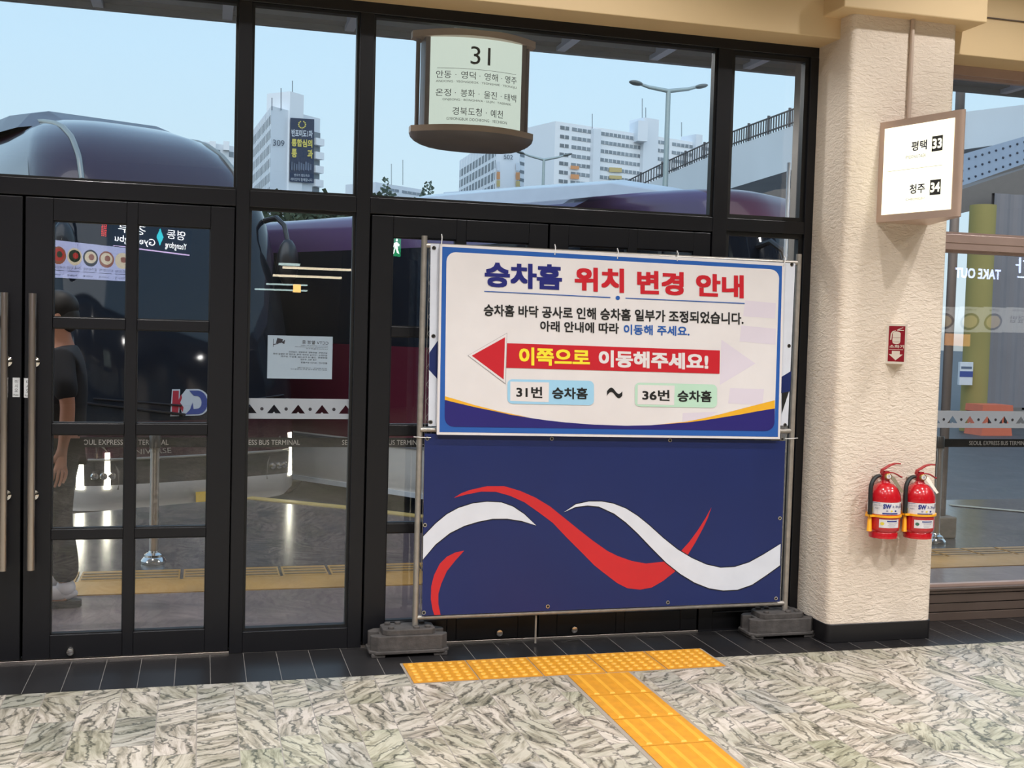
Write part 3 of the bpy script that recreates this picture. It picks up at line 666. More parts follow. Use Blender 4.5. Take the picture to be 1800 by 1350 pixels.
# small V sign for the extinguishers
mat('tag_red', (142, 14, 36), .4); mat('tag_white', (224, 214, 200), .45)
A2, B2, C2 = Vector((3.350, PY, 0)), Vector((3.410, -.395, 0)), Vector((3.455, PY, 0)); z0, z1 = 1.427, 1.628
es = empty('extinguisher_sign', (3.40, PY, z0), 'small red and white V sign with extinguisher symbol on the pillar', 'sign')
MB().prism([(p.x, p.y, z0) for p in (A2, B2, C2)], (0, 0, z1-z0), 'tag_white').build('housing', es)
for p0, p1 in ((A2, B2), (B2, C2)):
    d = p1-p0; n = Vector((d.y, -d.x, 0)).normalized()
    if n.y > 0: n = -n
    g = lambda u, v, e=.0012, p0=p0, d=d, n=n: tuple(p0+d*u+n*e+Vector((0, 0, z0+(z1-z0)*v)))
    m2 = MB(); m2.poly([g(.12, .06), g(.90, .06), g(.90, .95), g(.12, .95)], 'tag_red')
    P = lambda pts, m='tag_white', e=.002: m2.poly([g(u, v, e) for u, v in pts], m)
    body = [(.50+.19*cos(radians(a)), .76+.055*sin(radians(a))) for a in range(0, 181, 20)]+[(.31+.0, .56)]+[(.50+.19*cos(radians(a)), .555+.06*sin(radians(a))) for a in range(200, 360, 20)]+[(.69, .56)]
    P(body); P([(.31, .655), (.69, .655), (.69, .660), (.31, .660)], 'tag_red', .0028); P([(.31, .55), (.69, .55), (.69, .555), (.31, .555)], 'tag_red', .0028)
    P([(.50, .85), (.62, .885), (.80, .92), (.80, .905), (.60, .865), (.84, .845), (.84, .83), (.52, .835)])
    P([(.45, .84), (.30, .82), (.22, .76), (.20, .60), (.26, .60), (.28, .75), (.33, .80), (.46, .825)])
    m2.text('소화기', lambda u, v: g(.18+.70*u, .395+.085*v, .002), 'tag_white', .03)
    P([(.16, .355), (.84, .355), (.84, .365), (.16, .365)])
    P([(.31, .325), (.69, .325), (.69, .24), (.84, .24), (.50, .09), (.16, .24), (.31, .24)])
    m2.build('sign_face', es)

# ------------------------------------------------------------------ fire extinguishers
mat('label_white', (222, 218, 220), .4); mat('label_blue', (44, 58, 132), .4, var=0); mat('label_yellow', (226, 204, 70), .4, var=0); mat('label_grey', (150, 148, 158), .5, var=0); mat('label_green', (60, 110, 90), .5, var=0)
def extinguisher(cx, zb, tagmat, label, ring_z, seal):
    cy = PY-.098; r = .0755
    o = empty('fire_extinguisher', (cx, cy, zb), label, 'fire extinguisher', 'fire extinguishers on the pillar')
    H = .33
    prof = [(.058, 0), (.066, .002), (.068, .030), (.0645, .036), (r-.003, .046), (r, .060), (r, .215)]
    for k in range(1, 10):
        a = radians(k*9.2); prof.append((.020+(r-.020)*cos(a), .215+.092*sin(a)))
    prof += [(.020, .318), (.020, .33)]
    MB().lathe(prof, (cx, cy, zb), 'ext_red', 36).build('cylinder', o, smooth=40)
    # wrapped labels on the camera side
    def wrap(a0, a1, z0_, z1_, m, e=.0008, n=14):
        mb = MB(); vs = []; fs = []
        for i in range(n+1):
            a = radians(a0+(a1-a0)*i/n-26)
            for z in (z0_, z1_): vs.append((cx+(r+e)*sin(a), cy-(r+e)*cos(a), zb+z))
        for i in range(n): fs.append((2*i, 2*i+2, 2*i+3, 2*i+1))
        return mb.add(vs, fs, m)
    def cyl(a, z, e): a = radians(a-26); return (cx+(r+e)*sin(a), cy-(r+e)*cos(a), zb+z)
    lb = wrap(-95, 95, .138, .206, 'label_white')
    lb.text('SW', lambda u, v: cyl(-10+28*u, .172+.026*v, .0018), 'label_blue', .05)
    lb.text('3.3kg', lambda u, v: cyl(22+36*u, .174+.016*v, .0018), 'label_blue', .02)
    lb.text('분말소화기', lambda u, v: cyl(-42+26*u, .184+.010*v, .0018), 'label_grey'); lb.text('ABC', lambda u, v: cyl(-40+18*u, .168+.009*v, .0018), 'label_grey')
    for a0, a1, z_0, z_1, m in ((-78, -48, .148, .172, 'label_yellow'), (-12, 46, .1415, .149, 'label_blue'), (60, 72, .176, .200, 'label_grey'), (-85, -20, .2005, .2025, 'label_blue')):
        w_ = wrap(a0, a1, z_0, z_1, m, .0016); lb.add(w_.v, w_.f, m)
    for a, m in ((4, 'label_grey'), (20, 'label_yellow'), (36, 'label_blue')):
        lb.add([cyl(a+4*cos(k*pi/5), .160+.005*sin(k*pi/5), .0017) for k in range(10)], [tuple(range(10))], m)
    lb.build('wrap_label', o)
    s2 = wrap(-22, 55, .066, .112, 'label_white', .001)
    s2.add([cyl(-11+7*cos(k*pi/8), .089+.009*sin(k*pi/8), .0018) for k in range(16)], [tuple(range(16))], seal)
    w_ = wrap(5, 44, .1, .106, 'label_blue', .0018); s2.add(w_.v, w_.f, 'label_blue')
    for i in range(4): w_ = wrap(8+3*i % 5, 46-4*i, .093-.007*i, .0945-.007*i, 'label_grey', .0018); s2.add(w_.v, w_.f, 'label_grey')
    s2.build('inspection_sticker', o)
    v = MB(); v.lathe([(.020, .32), (.022, .335), (.022, .362), (.014, .366)], (cx, cy, zb), 'ext_handle', 18)
    v.box(cx-.012, cx+.012, cy-.014, cy+.014, zb+.355, zb+.372, 'ext_handle'); v.build('valve_head', o, smooth=40)
    def lever(path, w0, w1):
        mb = MB(); n = len(path); vs = []; fs = []
        for i, (x, z) in enumerate(path):
            w_ = w0+(w1-w0)*i/(n-1)
            vs += [(cx+x, cy-w_, zb+z), (cx+x, cy+w_, zb+z), (cx+x, cy+w_, zb+z+.006), (cx+x, cy-w_, zb+z+.006)]
        for i in range(n-1):
            for k in range(4): fs.append((4*i+k, 4*i+(k+1) % 4, 4*i+4+(k+1) % 4, 4*i+4+k))
        fs += [(0, 1, 2, 3), tuple(4*(n-1)+k for k in (3, 2, 1, 0))]
        return mb.add(vs, fs, 'ext_handle')
    lever([(-.022, .358), (-.018, .376), (0, .386), (.025, .402), (.05, .410), (.075, .409)], .013, .010).build('squeeze_lever', o, smooth=50, bevel=.002)
    lever([(.012, .360), (.04, .358), (.06, .350), (.078, .338), (.086, .334)], .012, .009).build('carry_handle', o, smooth=50, bevel=.002)
    g = MB().lathe([(.017, 0), (.017, -.010), (.014, -.012), (.0135, -.0105)], (cx-.002, cy-.022, zb+.345), 'brass', 20, 'y').lathe([(.0125, -.0108), (.001, -.0112)], (cx-.002, cy-.022, zb+.345), 'label_white', 20, 'y')
    g.box(cx-.003, cx-.001, cy-.0350, cy-.0338, zb+.340, zb+.352, 'black'); g.build('pressure_gauge', o, smooth=40)
    hx = cx-.088
    hp = [(cx-.02, cy, zb+.345), (cx-.045, cy-.004, zb+.345), (cx-.07, cy-.012, zb+.33), (hx+.002, cy-.018, zb+.30), (hx-.002, cy-.02, zb+.26), (hx, cy-.02, zb+.20), (hx, cy-.02, zb+.128)]
    P = []; 
    for i in range(len(hp)-1):
        for k in range(4): P.append(Vector(hp[i]).lerp(Vector(hp[i+1]), k/4))
    P.append(Vector(hp[-1]))
    for _ in range(3): P = [P[0]]+[(P[i-1]+P[i]*2+P[i+1])/4 for i in range(1, len(P)-1)]+[P[-1]]
    ho = MB().tube(P[2:], .0105, 'rubber', 12).build('hose', o, smooth=60)
    MB().tube(P[:3], .0085, 'chrome', 12).build('hose_fitting', ho, smooth=40)
    n_ = MB().lathe([(.008, .13), (.008, .115), (.0095, .112), (.012, .045), (.0135, .042), (.010, .040)], (hx, cy-.02, zb), 'ext_yellow', 16)
    n_.build('nozzle', o, smooth=40)
    rg = MB(); n = 40; ring = []
    for k in range(n+1):
        a = radians(-150+300*k/n); ring.append((cx+(r+.004)*sin(a), cy-(r+.004)*cos(a), zb+ring_z))
    for k in range(len(ring)-1):
        p, q = Vector(ring[k]), Vector(ring[k+1]); nv = (p-Vector((cx, cy, p.z))).normalized()*.003; nq = (q-Vector((cx, cy, q.z))).normalized()*.003; h = Vector((0, 0, .0055))
        rg.add([p-nv-h, q-nq-h, q+nq-h, p+nv-h, p-nv+h, q-nq+h, q+nq+h, p+nv+h], [(0, 1, 2, 3), (4, 5, 6, 7), (3, 2, 6, 7), (0, 1, 5, 4)], 'ext_yellow')
    rg.box(hx-.014, hx+.016, cy-.038, cy-.030, zb+ring_z-.0055, zb+ring_z+.0055, 'ext_yellow').box(hx-.015, hx-.010, cy-.038, cy-.004, zb+ring_z-.0055, zb+ring_z+.0055, 'ext_yellow')
    rg.build('hose_clip', o)
    tq_ = [(.018, -.02, .35), (.030, -.03, .34), (.066, -.055, .262), (.050, -.062, .258), (.012, -.03, .33)]
    MB().prism([(cx+a, cy+b_, zb+c) for a, b_, c in tq_], (.001, -.001, 0), tagmat).build('hang_tag', o)
    o.scale = (1.05, 1.05, .90)
    MB().box(cx-.012, cx+.012, PY-.075, PY+.001, zb+.322, zb+.330, 'steel').box(cx-.014, cx+.014, PY-.004, PY+.001, zb+.31, zb+.365, 'steel').build('wall_hook', o)
    return o
extinguisher(3.3150, .556, 'olive', 'red fire extinguisher on the pillar, the left one of two, with olive tag', .128, 'label_yellow')
extinguisher(3.5150, .550, 'tag_white', 'red fire extinguisher on the pillar, the right one of two, with white tag', .138, 'label_green')

# ================================================================== hanging bay sign 31 under the canopy outside
YS = .70
s31 = empty('hanging_sign', (1.40, YS, 2.66), 'lit lens shaped hanging sign with number 31 outside the glass', 'sign')
mat('bronze', (196, 172, 152), .4, .3, var=.03); mat('bronze_dark', (128, 118, 120), .45, .2)
xl, xr = W(722, 150, YS).x, W(937, 150, YS).x; cx = (xl+xr)/2; hw = (xr-xl)/2
zt = W(830, 76, YS).z; zbm = W(828, 236, YS).z
def lens(hw, hd, n=18):
    pts = []
    for k in range(n+1):
        t = -1+2*k/n; pts.append((cx+hw*t, YS-hd*(1-t*t)-.03))
    for k in range(n+1):
        t = 1-2*k/n; pts.append((cx+hw*t, YS+hd*(1-t*t)+.03))
    return pts
MB().prism([(x, y, zt-.004) for x, y in lens(hw, .15)], (0, 0, .035), 'bronze').build('top_plate', s31, smooth=35)
b = MB(); b.prism([(x, y, zbm-.012) for x, y in lens(hw, .15)], (0, 0, .032), 'bronze')
o1 = lens(hw, .15); n = len(o1)
for k in range(5):
    pass
rings = []
for k in range(7):
    s = cos(radians(k*15)); h = .085*sin(radians(k*15)); rings.append([(cx+(x-cx)*(.35+.65*s), YS+(y-YS)*max(s, .05), zbm-.012-h) for x, y in o1])
vs = [p for r_ in rings for p in r_]; fs = []
for i in range(6):
    for k in range(n): fs.append((i*n+k, i*n+(k+1) % n, (i+1)*n+(k+1) % n, (i+1)*n+k))
fs.append(tuple(6*n+k for k in range(n))); b.add(vs, fs, 'bronze_dark'); b.build('bottom_bowl', s31, smooth=45)
for sx_ in (-1, 1):
    x = cx+sx_*(hw-.036); MB().tube([(x, YS, zbm), (x, YS, zt)], .012, 'bronze_dark', 12).build('post', s31, smooth=40)
    x = cx+sx_*(hw-.076)
    MB().box(x-.012, x+.012, YS-.075, YS+.075, zbm+.02, zt-.004, 'bronze_dark').build('panel_edge', s31)
for x in (cx-.045, cx+.055): MB().tube([(x, YS, zt+.03), (x, YS, 3.6)], .014, 'bronze', 10).build('hanger_rod', s31, smooth=40)
ph = hw-.088
def pf(u, v, e=0.0, side=-1):
    t = -1+2*u; x = cx+ph*t*(1 if side < 0 else -1); hd = .075+.055*(1-t*t); return (x, YS+side*(hd+e), zbm+.022+(zt-.004-zbm-.022)*v)
for side in (-1, 1):
    lp = MB(); n = 16; vs = []; fs = []
    for i in range(n+1): vs += [pf(i/n, 0, 0, side), pf(i/n, 1, 0, side)]
    for i in range(n): fs.append((2*i, 2*i+2, 2*i+3, 2*i+1))
    lp.add(vs, fs, 'lit_mint')
    def tx(s, a, c, d, e2, bold=0.0, m='sign_dark'): lp.text(s, lambda u, v: pf(a+(c-a)*u, d+(e2-d)*v, .0025, side), m, bold)
    tx('31', .41, .625, .70, .905, .0)
    for i in range(12): 
        a, c = .07+.86*i/12, .07+.86*(i+1)/12
        lp.poly([pf(a, .642, .0025, side), pf(c, .642, .0025, side), pf(c, .646, .0025, side), pf(a, .646, .0025, side)], 'sign_dark')
    for s, a, c, d, e2 in (('안동', .06, .215, .53, .615), ('·', .255, .265, .567, .577), ('영덕', .315, .47, .53, .615), ('·', .51, .52, .567, .577), ('영해', .565, .715, .53, .615), ('·', .755, .765, .567, .577), ('영주', .80, .94, .53, .615),
        ('온정', .06, .215, .325, .41), ('·', .255, .265, .362, .372), ('봉화', .315, .465, .325, .41), ('·', .505, .515, .362, .372), ('울진', .565, .71, .325, .41), ('·', .755, .765, .362, .372), ('태백', .80, .94, .325, .41),
        ('경북도청', .235, .545, .115, .205), ('·', .59, .60, .155, .165), ('예천', .645, .785, .115, .205)): tx(s, a, c, d, e2, .008, 'sign_ink')
    for s, a, c, d in (('ANDONG · YEONGDEOK · YEONGHAE · YEONGJU', .06, .94, .475), ('ONJEONG · BONGHWA · ULJIN · TAEBAEK', .13, .88, .27), ('GYEONGBUK DOCHEONG · YECHEON', .175, .835, .055)): tx(s, a, c, d, d+.032, 0, 'sign_dark')
    lp.build('lit_panel', s31, label='glowing pale panel with 31 and place names')
# ================================================================== outside: platform, road, canopy
ROAD = -.36
mat('platform', (122, 110, 110), .24, var=.10, vscale=1.5, spec=.5); mat('platform_far', (74, 74, 77), .22, var=.15, vscale=1.2); mat('asphalt', (84, 83, 84), .6, var=.12, vscale=2)
mat('kerb_yellow', (196, 168, 98), .5, var=.1, vscale=10); mat('out_tactile', (182, 138, 68), .38, var=.08, vscale=4); mat('out_tactile_dark', (120, 100, 72), .5, var=.1); mat('concrete', (150, 148, 144), .8, var=.08, vscale=1.2)
edge = [(-9, 4.0), (-1.2, 4.0), (G(442, 873).x, G(442, 873).y), (G(615, 890).x, G(615, 890).y), (G(740, 905).x, G(740, 905).y), (3.0, 2.95), (3.9, 2.3), (5.0, 4.2), (12.0, 4.2)]
S('floor_platform', MB().prism([(-9, .085, -.5), (12, .085, -.5)]+[(x, y, -.5) for x, y in edge[::-1]], (0, 0, .494), 'platform_far').box(-9, 12, .085, 1.28, -.4, -.003, 'platform'), origin=(0, 0, 0))
S('ground', MB().box(-120, 140, .085, 400, ROAD-.3, ROAD, 'asphalt'), origin=(0, 0, 0))
b = MB(); ke = edge[2:7]
for i in range(len(ke)-1):
    p, q = Vector((*ke[i], 0)), Vector((*ke[i+1], 0)); d = (q-p).normalized(); n = Vector((-d.y, d.x, 0))
    if n.y < 0: n = -n
    b.prism([tuple(p-n*.10+Vector((0, 0, -.30))), tuple(q-n*.10+Vector((0, 0, -.30))), tuple(q+n*.01+Vector((0, 0, -.30))), tuple(p+n*.01+Vector((0, 0, -.30)))], (0, 0, .302), 'kerb_yellow')
b.build('kerb_strip', label='yellow painted kerb edge of the boarding platform outside', cat='kerb', origin=(1, 4, 0))
b = MB().box(-6, 10, 1.285, 1.62, -.006, .0015, 'out_tactile')
x = -6.0
while x < 10:
    b.box(x+.01, x+.285, 1.625, 1.90, -.006, .0015, 'out_tactile')
    for k in range(3): b.box(x+.02, x+.275, 1.665+.075*k, 1.695+.075*k, 0, .004, 'out_tactile_dark')
    x += .295
b.build('platform_tactile_strip', label='long yellow tactile strip along the platform outside the glass', cat='tactile strip', origin=(0, 1.6, 0))

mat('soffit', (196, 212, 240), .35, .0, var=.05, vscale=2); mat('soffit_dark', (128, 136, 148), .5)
YC = 2.0; zc = W(800, 80, YC).z; zc = (W(415, 37, YC).z+W(1255, 125, YC).z)/2
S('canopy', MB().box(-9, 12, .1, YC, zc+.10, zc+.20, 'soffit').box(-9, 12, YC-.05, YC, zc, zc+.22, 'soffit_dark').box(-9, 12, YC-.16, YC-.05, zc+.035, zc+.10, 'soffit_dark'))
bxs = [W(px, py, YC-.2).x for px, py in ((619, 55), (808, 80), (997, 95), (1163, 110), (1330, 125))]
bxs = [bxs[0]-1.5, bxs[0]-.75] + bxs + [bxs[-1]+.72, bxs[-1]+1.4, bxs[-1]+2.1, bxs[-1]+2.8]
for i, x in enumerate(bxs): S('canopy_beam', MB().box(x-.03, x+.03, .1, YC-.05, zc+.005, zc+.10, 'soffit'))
S('column', MB().box(W(1391, 300, 1.15).x, W(1391, 300, 1.15).x+.42, .75, 1.15, 0, zc+.22, mat('col_grey', (132, 128, 124), .7)))
for xx in (-3.5, -.6, 2.3, 5.2): spot('canopy_lamp', (xx, 1.2, zc+.03), 125, 150, (1, .97, .93), .08)

# ------------------------------------------------------------------ coach buses
mat('bus_paint', (54, 20, 34), .2, coat=1.0, var=.02, spec=.5); mat('bus_maroon', (92, 30, 48), .28, coat=.35, var=.02); mat('bus_sky_purple', (98, 74, 112), .3, coat=.8, var=.02); mat('bus_dark', (40, 38, 40), .35, coat=.3); mat('bus_silver', (200, 198, 195), .3, .0, coat=.4, var=.02)
mat('bus_glass', (26, 31, 40), .06, spec=.5, var=0); mat('bus_white', (205, 212, 220), .3, coat=.4); mat('bus_grey', (110, 112, 122), .3, .3)
mat('drl', (255, 252, 235), .4, emit=14.0, ecol=(255, 250, 226), var=0); mat('lamp_lens', (150, 146, 140), .12, .6); mat('tyre', (22, 22, 22), .85)
mat('plate', (226, 184, 62), .4); mat('logo_red', (178, 40, 60), .4, var=0); mat('logo_blue', (70, 84, 150), .4, var=0); mat('trim_bright', (176, 172, 162), .3, .7)
def bus(name, loc, th, rows, white_roof, label, lights=True, logo=True, L_=10.5, roof_y0=2.0, roof_y1=8.4, hump=0.0, paint='bus_paint'):
    root = empty(name, (0, 0, 0), label, 'bus', 'parked express coaches outside'); lo = dict(parent=root, local=True)
    R = []
    for z, yf, w, rc in rows:
        pts = []
        for yy in (L_, L_*.75, L_*.5, L_*.25, 2.4, 1.2): pts.append((-w, max(yf+rc, yy) if yy < L_ else yy))
        for k in range(9):
            a = radians(180+90*k/8); pts.append((-w+rc+rc*cos(a), yf+rc+rc*sin(a)))
        for k in range(1, 10):
            t = k/10; pts.append((-w+rc+(2*w-2*rc)*t, yf))
        for k in range(9):
            a = radians(270+90*k/8); pts.append((w-rc+rc*cos(a), yf+rc+rc*sin(a)))
        for yy in (1.2, 2.4, L_*.25, L_*.5, L_*.75, L_): pts.append((w, max(yf+rc, yy) if yy < L_ else yy))
        pts = [(x, y+.10*(x/w)**2*(1 if y < yf+rc+.01 else 0)) for x, y in pts]
        R.append([(x, y, z+(hump*max(0, 1-y/5.5)*min(1, max(0, (z-2.5)/.5)))) for x, y in pts])
    n = len(R[0]); NS = 6; i_fl, i_fr = NS, n-NS-1
    parts = {}
    def put(key, vs, m):
        parts.setdefault(key, MB()).add(vs, [(0, 1, 2, 3)], m)
    wb, wt = rows_ws
    for i in range(len(rows)-1):
        z0, z1 = rows[i][0], rows[i+1][0]; zm = (z0+z1)/2
        for k in range(n-1):
            q = [R[i][k], R[i][k+1], R[i+1][k+1], R[i+1][k]]
            front = i_fl+2 <= k < i_fr-2
            side = k < i_fl+2 or k >= i_fr-2
            if front and wb < zm < wt: put('windscreen', q, 'bus_glass')
            elif side and win[0] < zm < win[1]: put('side_window_band', q, 'bus_glass')
            elif zm < .48: put('bumper', q, 'bus_silver')
            elif zm < .70 and k >= i_fl: put('grille', q, 'bus_dark') if k < i_fr else put('bumper', q, 'bus_silver')
            elif zm < .78 and k < i_fl: put('bumper', q, 'bus_silver')
            elif side and zm > win[1]: put('body', q, 'bus_sky_purple' if white_roof else paint)  # upper sides in a paler purple, the reflected sky put into the colour
            else: put('body', q, paint)
    parts['body'].poly(R[-1], paint); parts['body'].poly([r_[0] for r_ in R]+[r_[-1] for r_ in R[::-1]], 'bus_paint'); parts['bumper'].poly(R[0], 'bus_dark')
    for k, mb in parts.items():
        o = mb.build(k, smooth=50, **lo)
        wl = o.modifiers.new('weld', 'WELD'); wl.merge_threshold = .0004
    yf0 = rows[1][1]; w0 = rows[1][2]
    def fy(x, z):   # front surface y at height z
        for i in range(len(rows)-1):
            if rows[i][0] <= z <= rows[i+1][0]:
                t = (z-rows[i][0])/(rows[i+1][0]-rows[i][0]); w = rows[i][2]*(1-t)+rows[i+1][2]*t; yf = rows[i][1]*(1-t)+rows[i+1][1]*t; rc = rows[i][3]
                e2 = max(0, abs(x)-(w-rc)); return yf+.10*(x/w)**2 + (rc-sqrt(max(0, rc*rc-e2*e2)))
        return 0
    pt = lambda x, z, e=.006: (x, fy(x, z)-e, z)
    # chrome line and headlamps
    MB().tube([pt(-.95+1.9*k/12, .70, .004) for k in range(13)], .012, 'trim_bright', 6).build('chrome_strip', smooth=40, **lo)
    for s in (-1, 1):
        h = MB(); a0, a1 = .70, 1.0
        ring = [(.70, .44), (1.03, .46), (1.05, .80), (.84, .84), (.70, .60)]
        h.add([pt(s*x, z, .004) for x, z in ring], [tuple(range(5))], 'lamp_lens')
        for k, x in enumerate((.76, .83, .90)): h.lathe([(.035, 0), (.03, -.012), (.005, -.015)], pt(s*x, .56, .006), 'chrome', 12, 'y')
        h.build('headlamp', smooth=40, **lo)
        if lights:
            d = MB()
            for xa, z0, z1 in ((1.0, .45, .86), (.80, .45, .76))[:1 if s > 0 else 2]:
                d.add([pt(s*(xa-.026), z0, .012), pt(s*(xa+.026), z0, .012), pt(s*(xa+.02), z1, .012), pt(s*(xa-.02), z1, .012)], [(0, 1, 2, 3)], 'drl')
            d.build('daytime_light', label='bright vertical running light', **lo)
    # plate, lettering, logo
    pl = MB(); px_, pz = .18, .30
    pl.prism([pt(px_-.20, pz-.055, .012), pt(px_+.20, pz-.055, .012), pt(px_+.20, pz+.075, .012), pt(px_-.20, pz+.075, .012)], (0, -.006, 0), 'plate')
    pl.text('경기', lambda u, v: pt(px_-.14+.11*u, pz+.005+.05*v, .0195), 'black', .02); pl.text('71 바 3180', lambda u, v: pt(px_-.10+.26*u, pz-.045+.05*v, .0195), 'black', .02)
    pl.build('number_plate', **lo)
    lt = MB(); lt.text('UNIVERSE', lambda u, v: pt(-.63+.38*u, .738+.045*v, .006), 'trim_bright', .0); lt.build('lettering', **lo)
    if logo:
        lg = MB(); X0, Z0 = -.24, 1.07; sx_, sz_ = .34, .21
        P = lambda pts, m, e: lg.poly([pt(X0+sx_*u, Z0+sz_*v, e) for u, v in pts], m)
        D = [(.30, -.06), (.72, -.06)]+[(.72+.34*cos(radians(a)), .5+.56*sin(radians(a))) for a in range(-80, 90, 16)]+[(.72, 1.06), (.42, 1.06), (.28, .8), (.22, .4)]
        P([(-.04, -.06), (.2, -.06), (.26, 1.06), (.04, 1.06)], 'bus_white', .007); P(D, 'bus_white', .0075)
        P([(0, 0), (.17, 0), (.20, .35), (.30, .1), (.33, .3), (.24, .5), (.3, .7), (.28, .85), (.2, .62), (.22, 1), (.06, 1)], 'logo_red', .009)
        P([(.36, .0), (.72, .0)]+[(.72+.28*cos(radians(a)), .5+.5*sin(radians(a))) for a in range(-80, 90, 16)]+[(.72, 1.0), (.50, 1.0), (.62, .78)]+[(.70+.13*cos(radians(a)), .5+.27*sin(radians(a))) for a in range(80, -90, -20)]+[(.60, .22), (.58, .5), (.50, .2)], 'logo_blue', .010)
        lg.build('company_logo', **lo)
    # wipers, mirrors
    for s in (-1, 1):
        MB().tube([pt(s*.12, wb+.05, .02), pt(s*.5, wb+.10, .03), pt(s*.95, wb+.16, .03)], .011, 'bus_dark', 6).tube([pt(s*.15, wb+.13, .02), pt(s*.9, wb+.2, .022)], .009, 'bus_dark', 6).build('wiper', smooth=40, **lo)
        zz = wt-.12; a = Vector(pt(s*.98, zz, .0)); c = a+Vector((s*.08, -.26, -.05)); d = a+Vector((s*.09, -.32, -.22))
        m = MB().tube([a, a+Vector((s*.06, -.14, .03)), c, d], [.028, .026, .024, .022], 'bus_dark', 8); mo = m.build('mirror_arm', smooth=40, **lo)
        h = MB(); h.ball(d+Vector((0, 0, -.19)), .2, 'bus_dark', 8, (.55, .42, 1.15)); h.build('mirror', parent=mo, local=True, smooth=60)
    # gaskets above the windscreen
    MB().tube([pt(-.98+1.96*k/16, wt+.01, .0) for k in range(17)], .014, 'bus_dark', 6).build('windscreen_gasket', smooth=40, **lo)
    # side pillars
    wz = rows[3][2]
    for yy in (1.35, 3.0, 4.6, 6.2, 7.8):
        MB().box(-wz-.006, -wz+.03, yy-.018, yy+.018, win[0], win[1], 'bus_dark').build('window_pillar', **lo)
        MB().box(wz-.03, wz+.006, yy-.018, yy+.018, win[0], win[1], 'bus_dark').build('window_pillar', **lo)
    sd = MB()
    for yy in (1.9, 3.4, 6.0): sd.box(-wz-.002, -wz+.02, yy-.006, yy+.006, .30, 1.25, 'bus_dark')
    sd.box(-wz-.012, -wz+.01, 1.0, L_-.1, .735, .765, 'bus_grey').box(-wz-.006, -wz+.01, 1.0, L_-.1, .25, .30, 'bus_white'); sd.build('side_moulding', **lo)
    for yy in (2.7, L_-2.3):
        for s in (-1, 1):
            MB().lathe([(.30, -.13), (.46, -.12), (.48, -.06), (.48, .06), (.46, .12), (.30, .13), (.28, .09), (.05, .07)], (s*(w0-.16), yy, .47), 'tyre', 28, 'x').build('wheel', smooth=40, **lo)
    # roof unit
    zr = rows[-1][0]; ru = MB(); m = 'bus_white' if white_roof else 'bus_grey'
    y0_ = roof_y0; prof = [(y0_, zr-.12, .60), (y0_+.35, zr+roof_h*.6, .74), (y0_+.9, zr+roof_h, .78), (y0_+2.0, zr+roof_h, .78), (roof_y1-.5, zr+roof_h-.02, .78), (roof_y1, zr-.1, .7)]
    vs = []; fs = []
    for y, z, w in prof: vs += [(-w-.12, y, zr-.14), (-w, y, z-.05), (-w+.18, y, z), (w-.18, y, z), (w, y, z-.05), (w+.12, y, zr-.14)]
    for i in range(len(prof)-1):
        for k in range(5): fs.append((6*i+k, 6*i+k+1, 6*i+7+k, 6*i+6+k))
    fs += [(0, 1, 2, 3, 4, 5), tuple(6*(len(prof)-1)+k for k in (5, 4, 3, 2, 1, 0))]
    ru.add(vs, fs, m)
    for x in (-.45, 0, .45): ru.box(x-.015, x+.015, y0_+1.0, roof_y1-.6, zr+roof_h-.01, zr+roof_h+.018, m)
    ru.build('roof_unit', smooth=30, bevel=.02, **lo)
    if not white_roof:
        for s in (-1, 1):
            pth = [pt(s*(.80-.10*k/12), wt+.10+(3.86-wt-.10)*k/12, .012) for k in range(13)]
            MB().tube(pth, .026, 'trim_bright', 8).build('corner_trim', smooth=60, **lo)
    root.rotation_euler = (0, 0, th); root.location = loc
    return root
# left coach: nose to the platform, tall domed roof
rows_ws = (1.02, 3.02); win = (1.75, 2.9); roof_h = .10
rowsA = [(.25, .10, 1.12, .34), (.33, .02, 1.15, .34), (.48, .0, 1.15, .34), (.70, .0, 1.15, .34), (.78, .01, 1.15, .34), (1.02, .03, 1.15, .34), (1.4, .08, 1.15, .36), (1.75, .15, 1.15, .36), (2.2, .27, 1.14, .38), (2.6, .40, 1.13, .40), (2.9, .53, 1.12, .42), (3.02, .60, 1.11, .42), (3.15, .68, 1.10, .44), (3.35, .82, 1.06, .46), (3.55, 1.04, .97, .48), (3.70, 1.30, .86, .48), (3.81, 1.64, .71, .46), (3.87, 2.0, .53, .40), (3.90, 2.4, .38, .30)]
BUS1 = bus('coach_bus', (-.02, 5.10, ROAD), radians(25), rowsA, False, 'maroon express coach with lit running lights facing the left doors')
rows_ws = (1.02, 2.80); win = (1.75, 2.72); roof_h = .25
rowsB = [(.25, .10, 1.12, .34), (.33, .02, 1.15, .34), (.48, .0, 1.15, .34), (.70, .0, 1.15, .34), (.78, .01, 1.15, .34), (1.02, .03, 1.15, .34), (1.4, .08, 1.15, .36), (1.75, .15, 1.15, .36), (2.2, .25, 1.15, .38), (2.6, .36, 1.14, .40), (2.72, .40, 1.14, .40), (2.80, .43, 1.14, .40), (2.94, .52, 1.13, .42), (3.02, .62, 1.10, .44), (3.07, .78, 1.0, .44), (3.10, 1.1, .85, .40)]
BUS2 = bus('coach_bus', (5.43, 3.18, ROAD-.05), radians(37), rowsB, True, 'purple express coach with white roof unit parked behind the banner', lights=False, logo=False, L_=8.7, roof_y0=1.2, roof_y1=5.0, hump=.13, paint='bus_maroon')

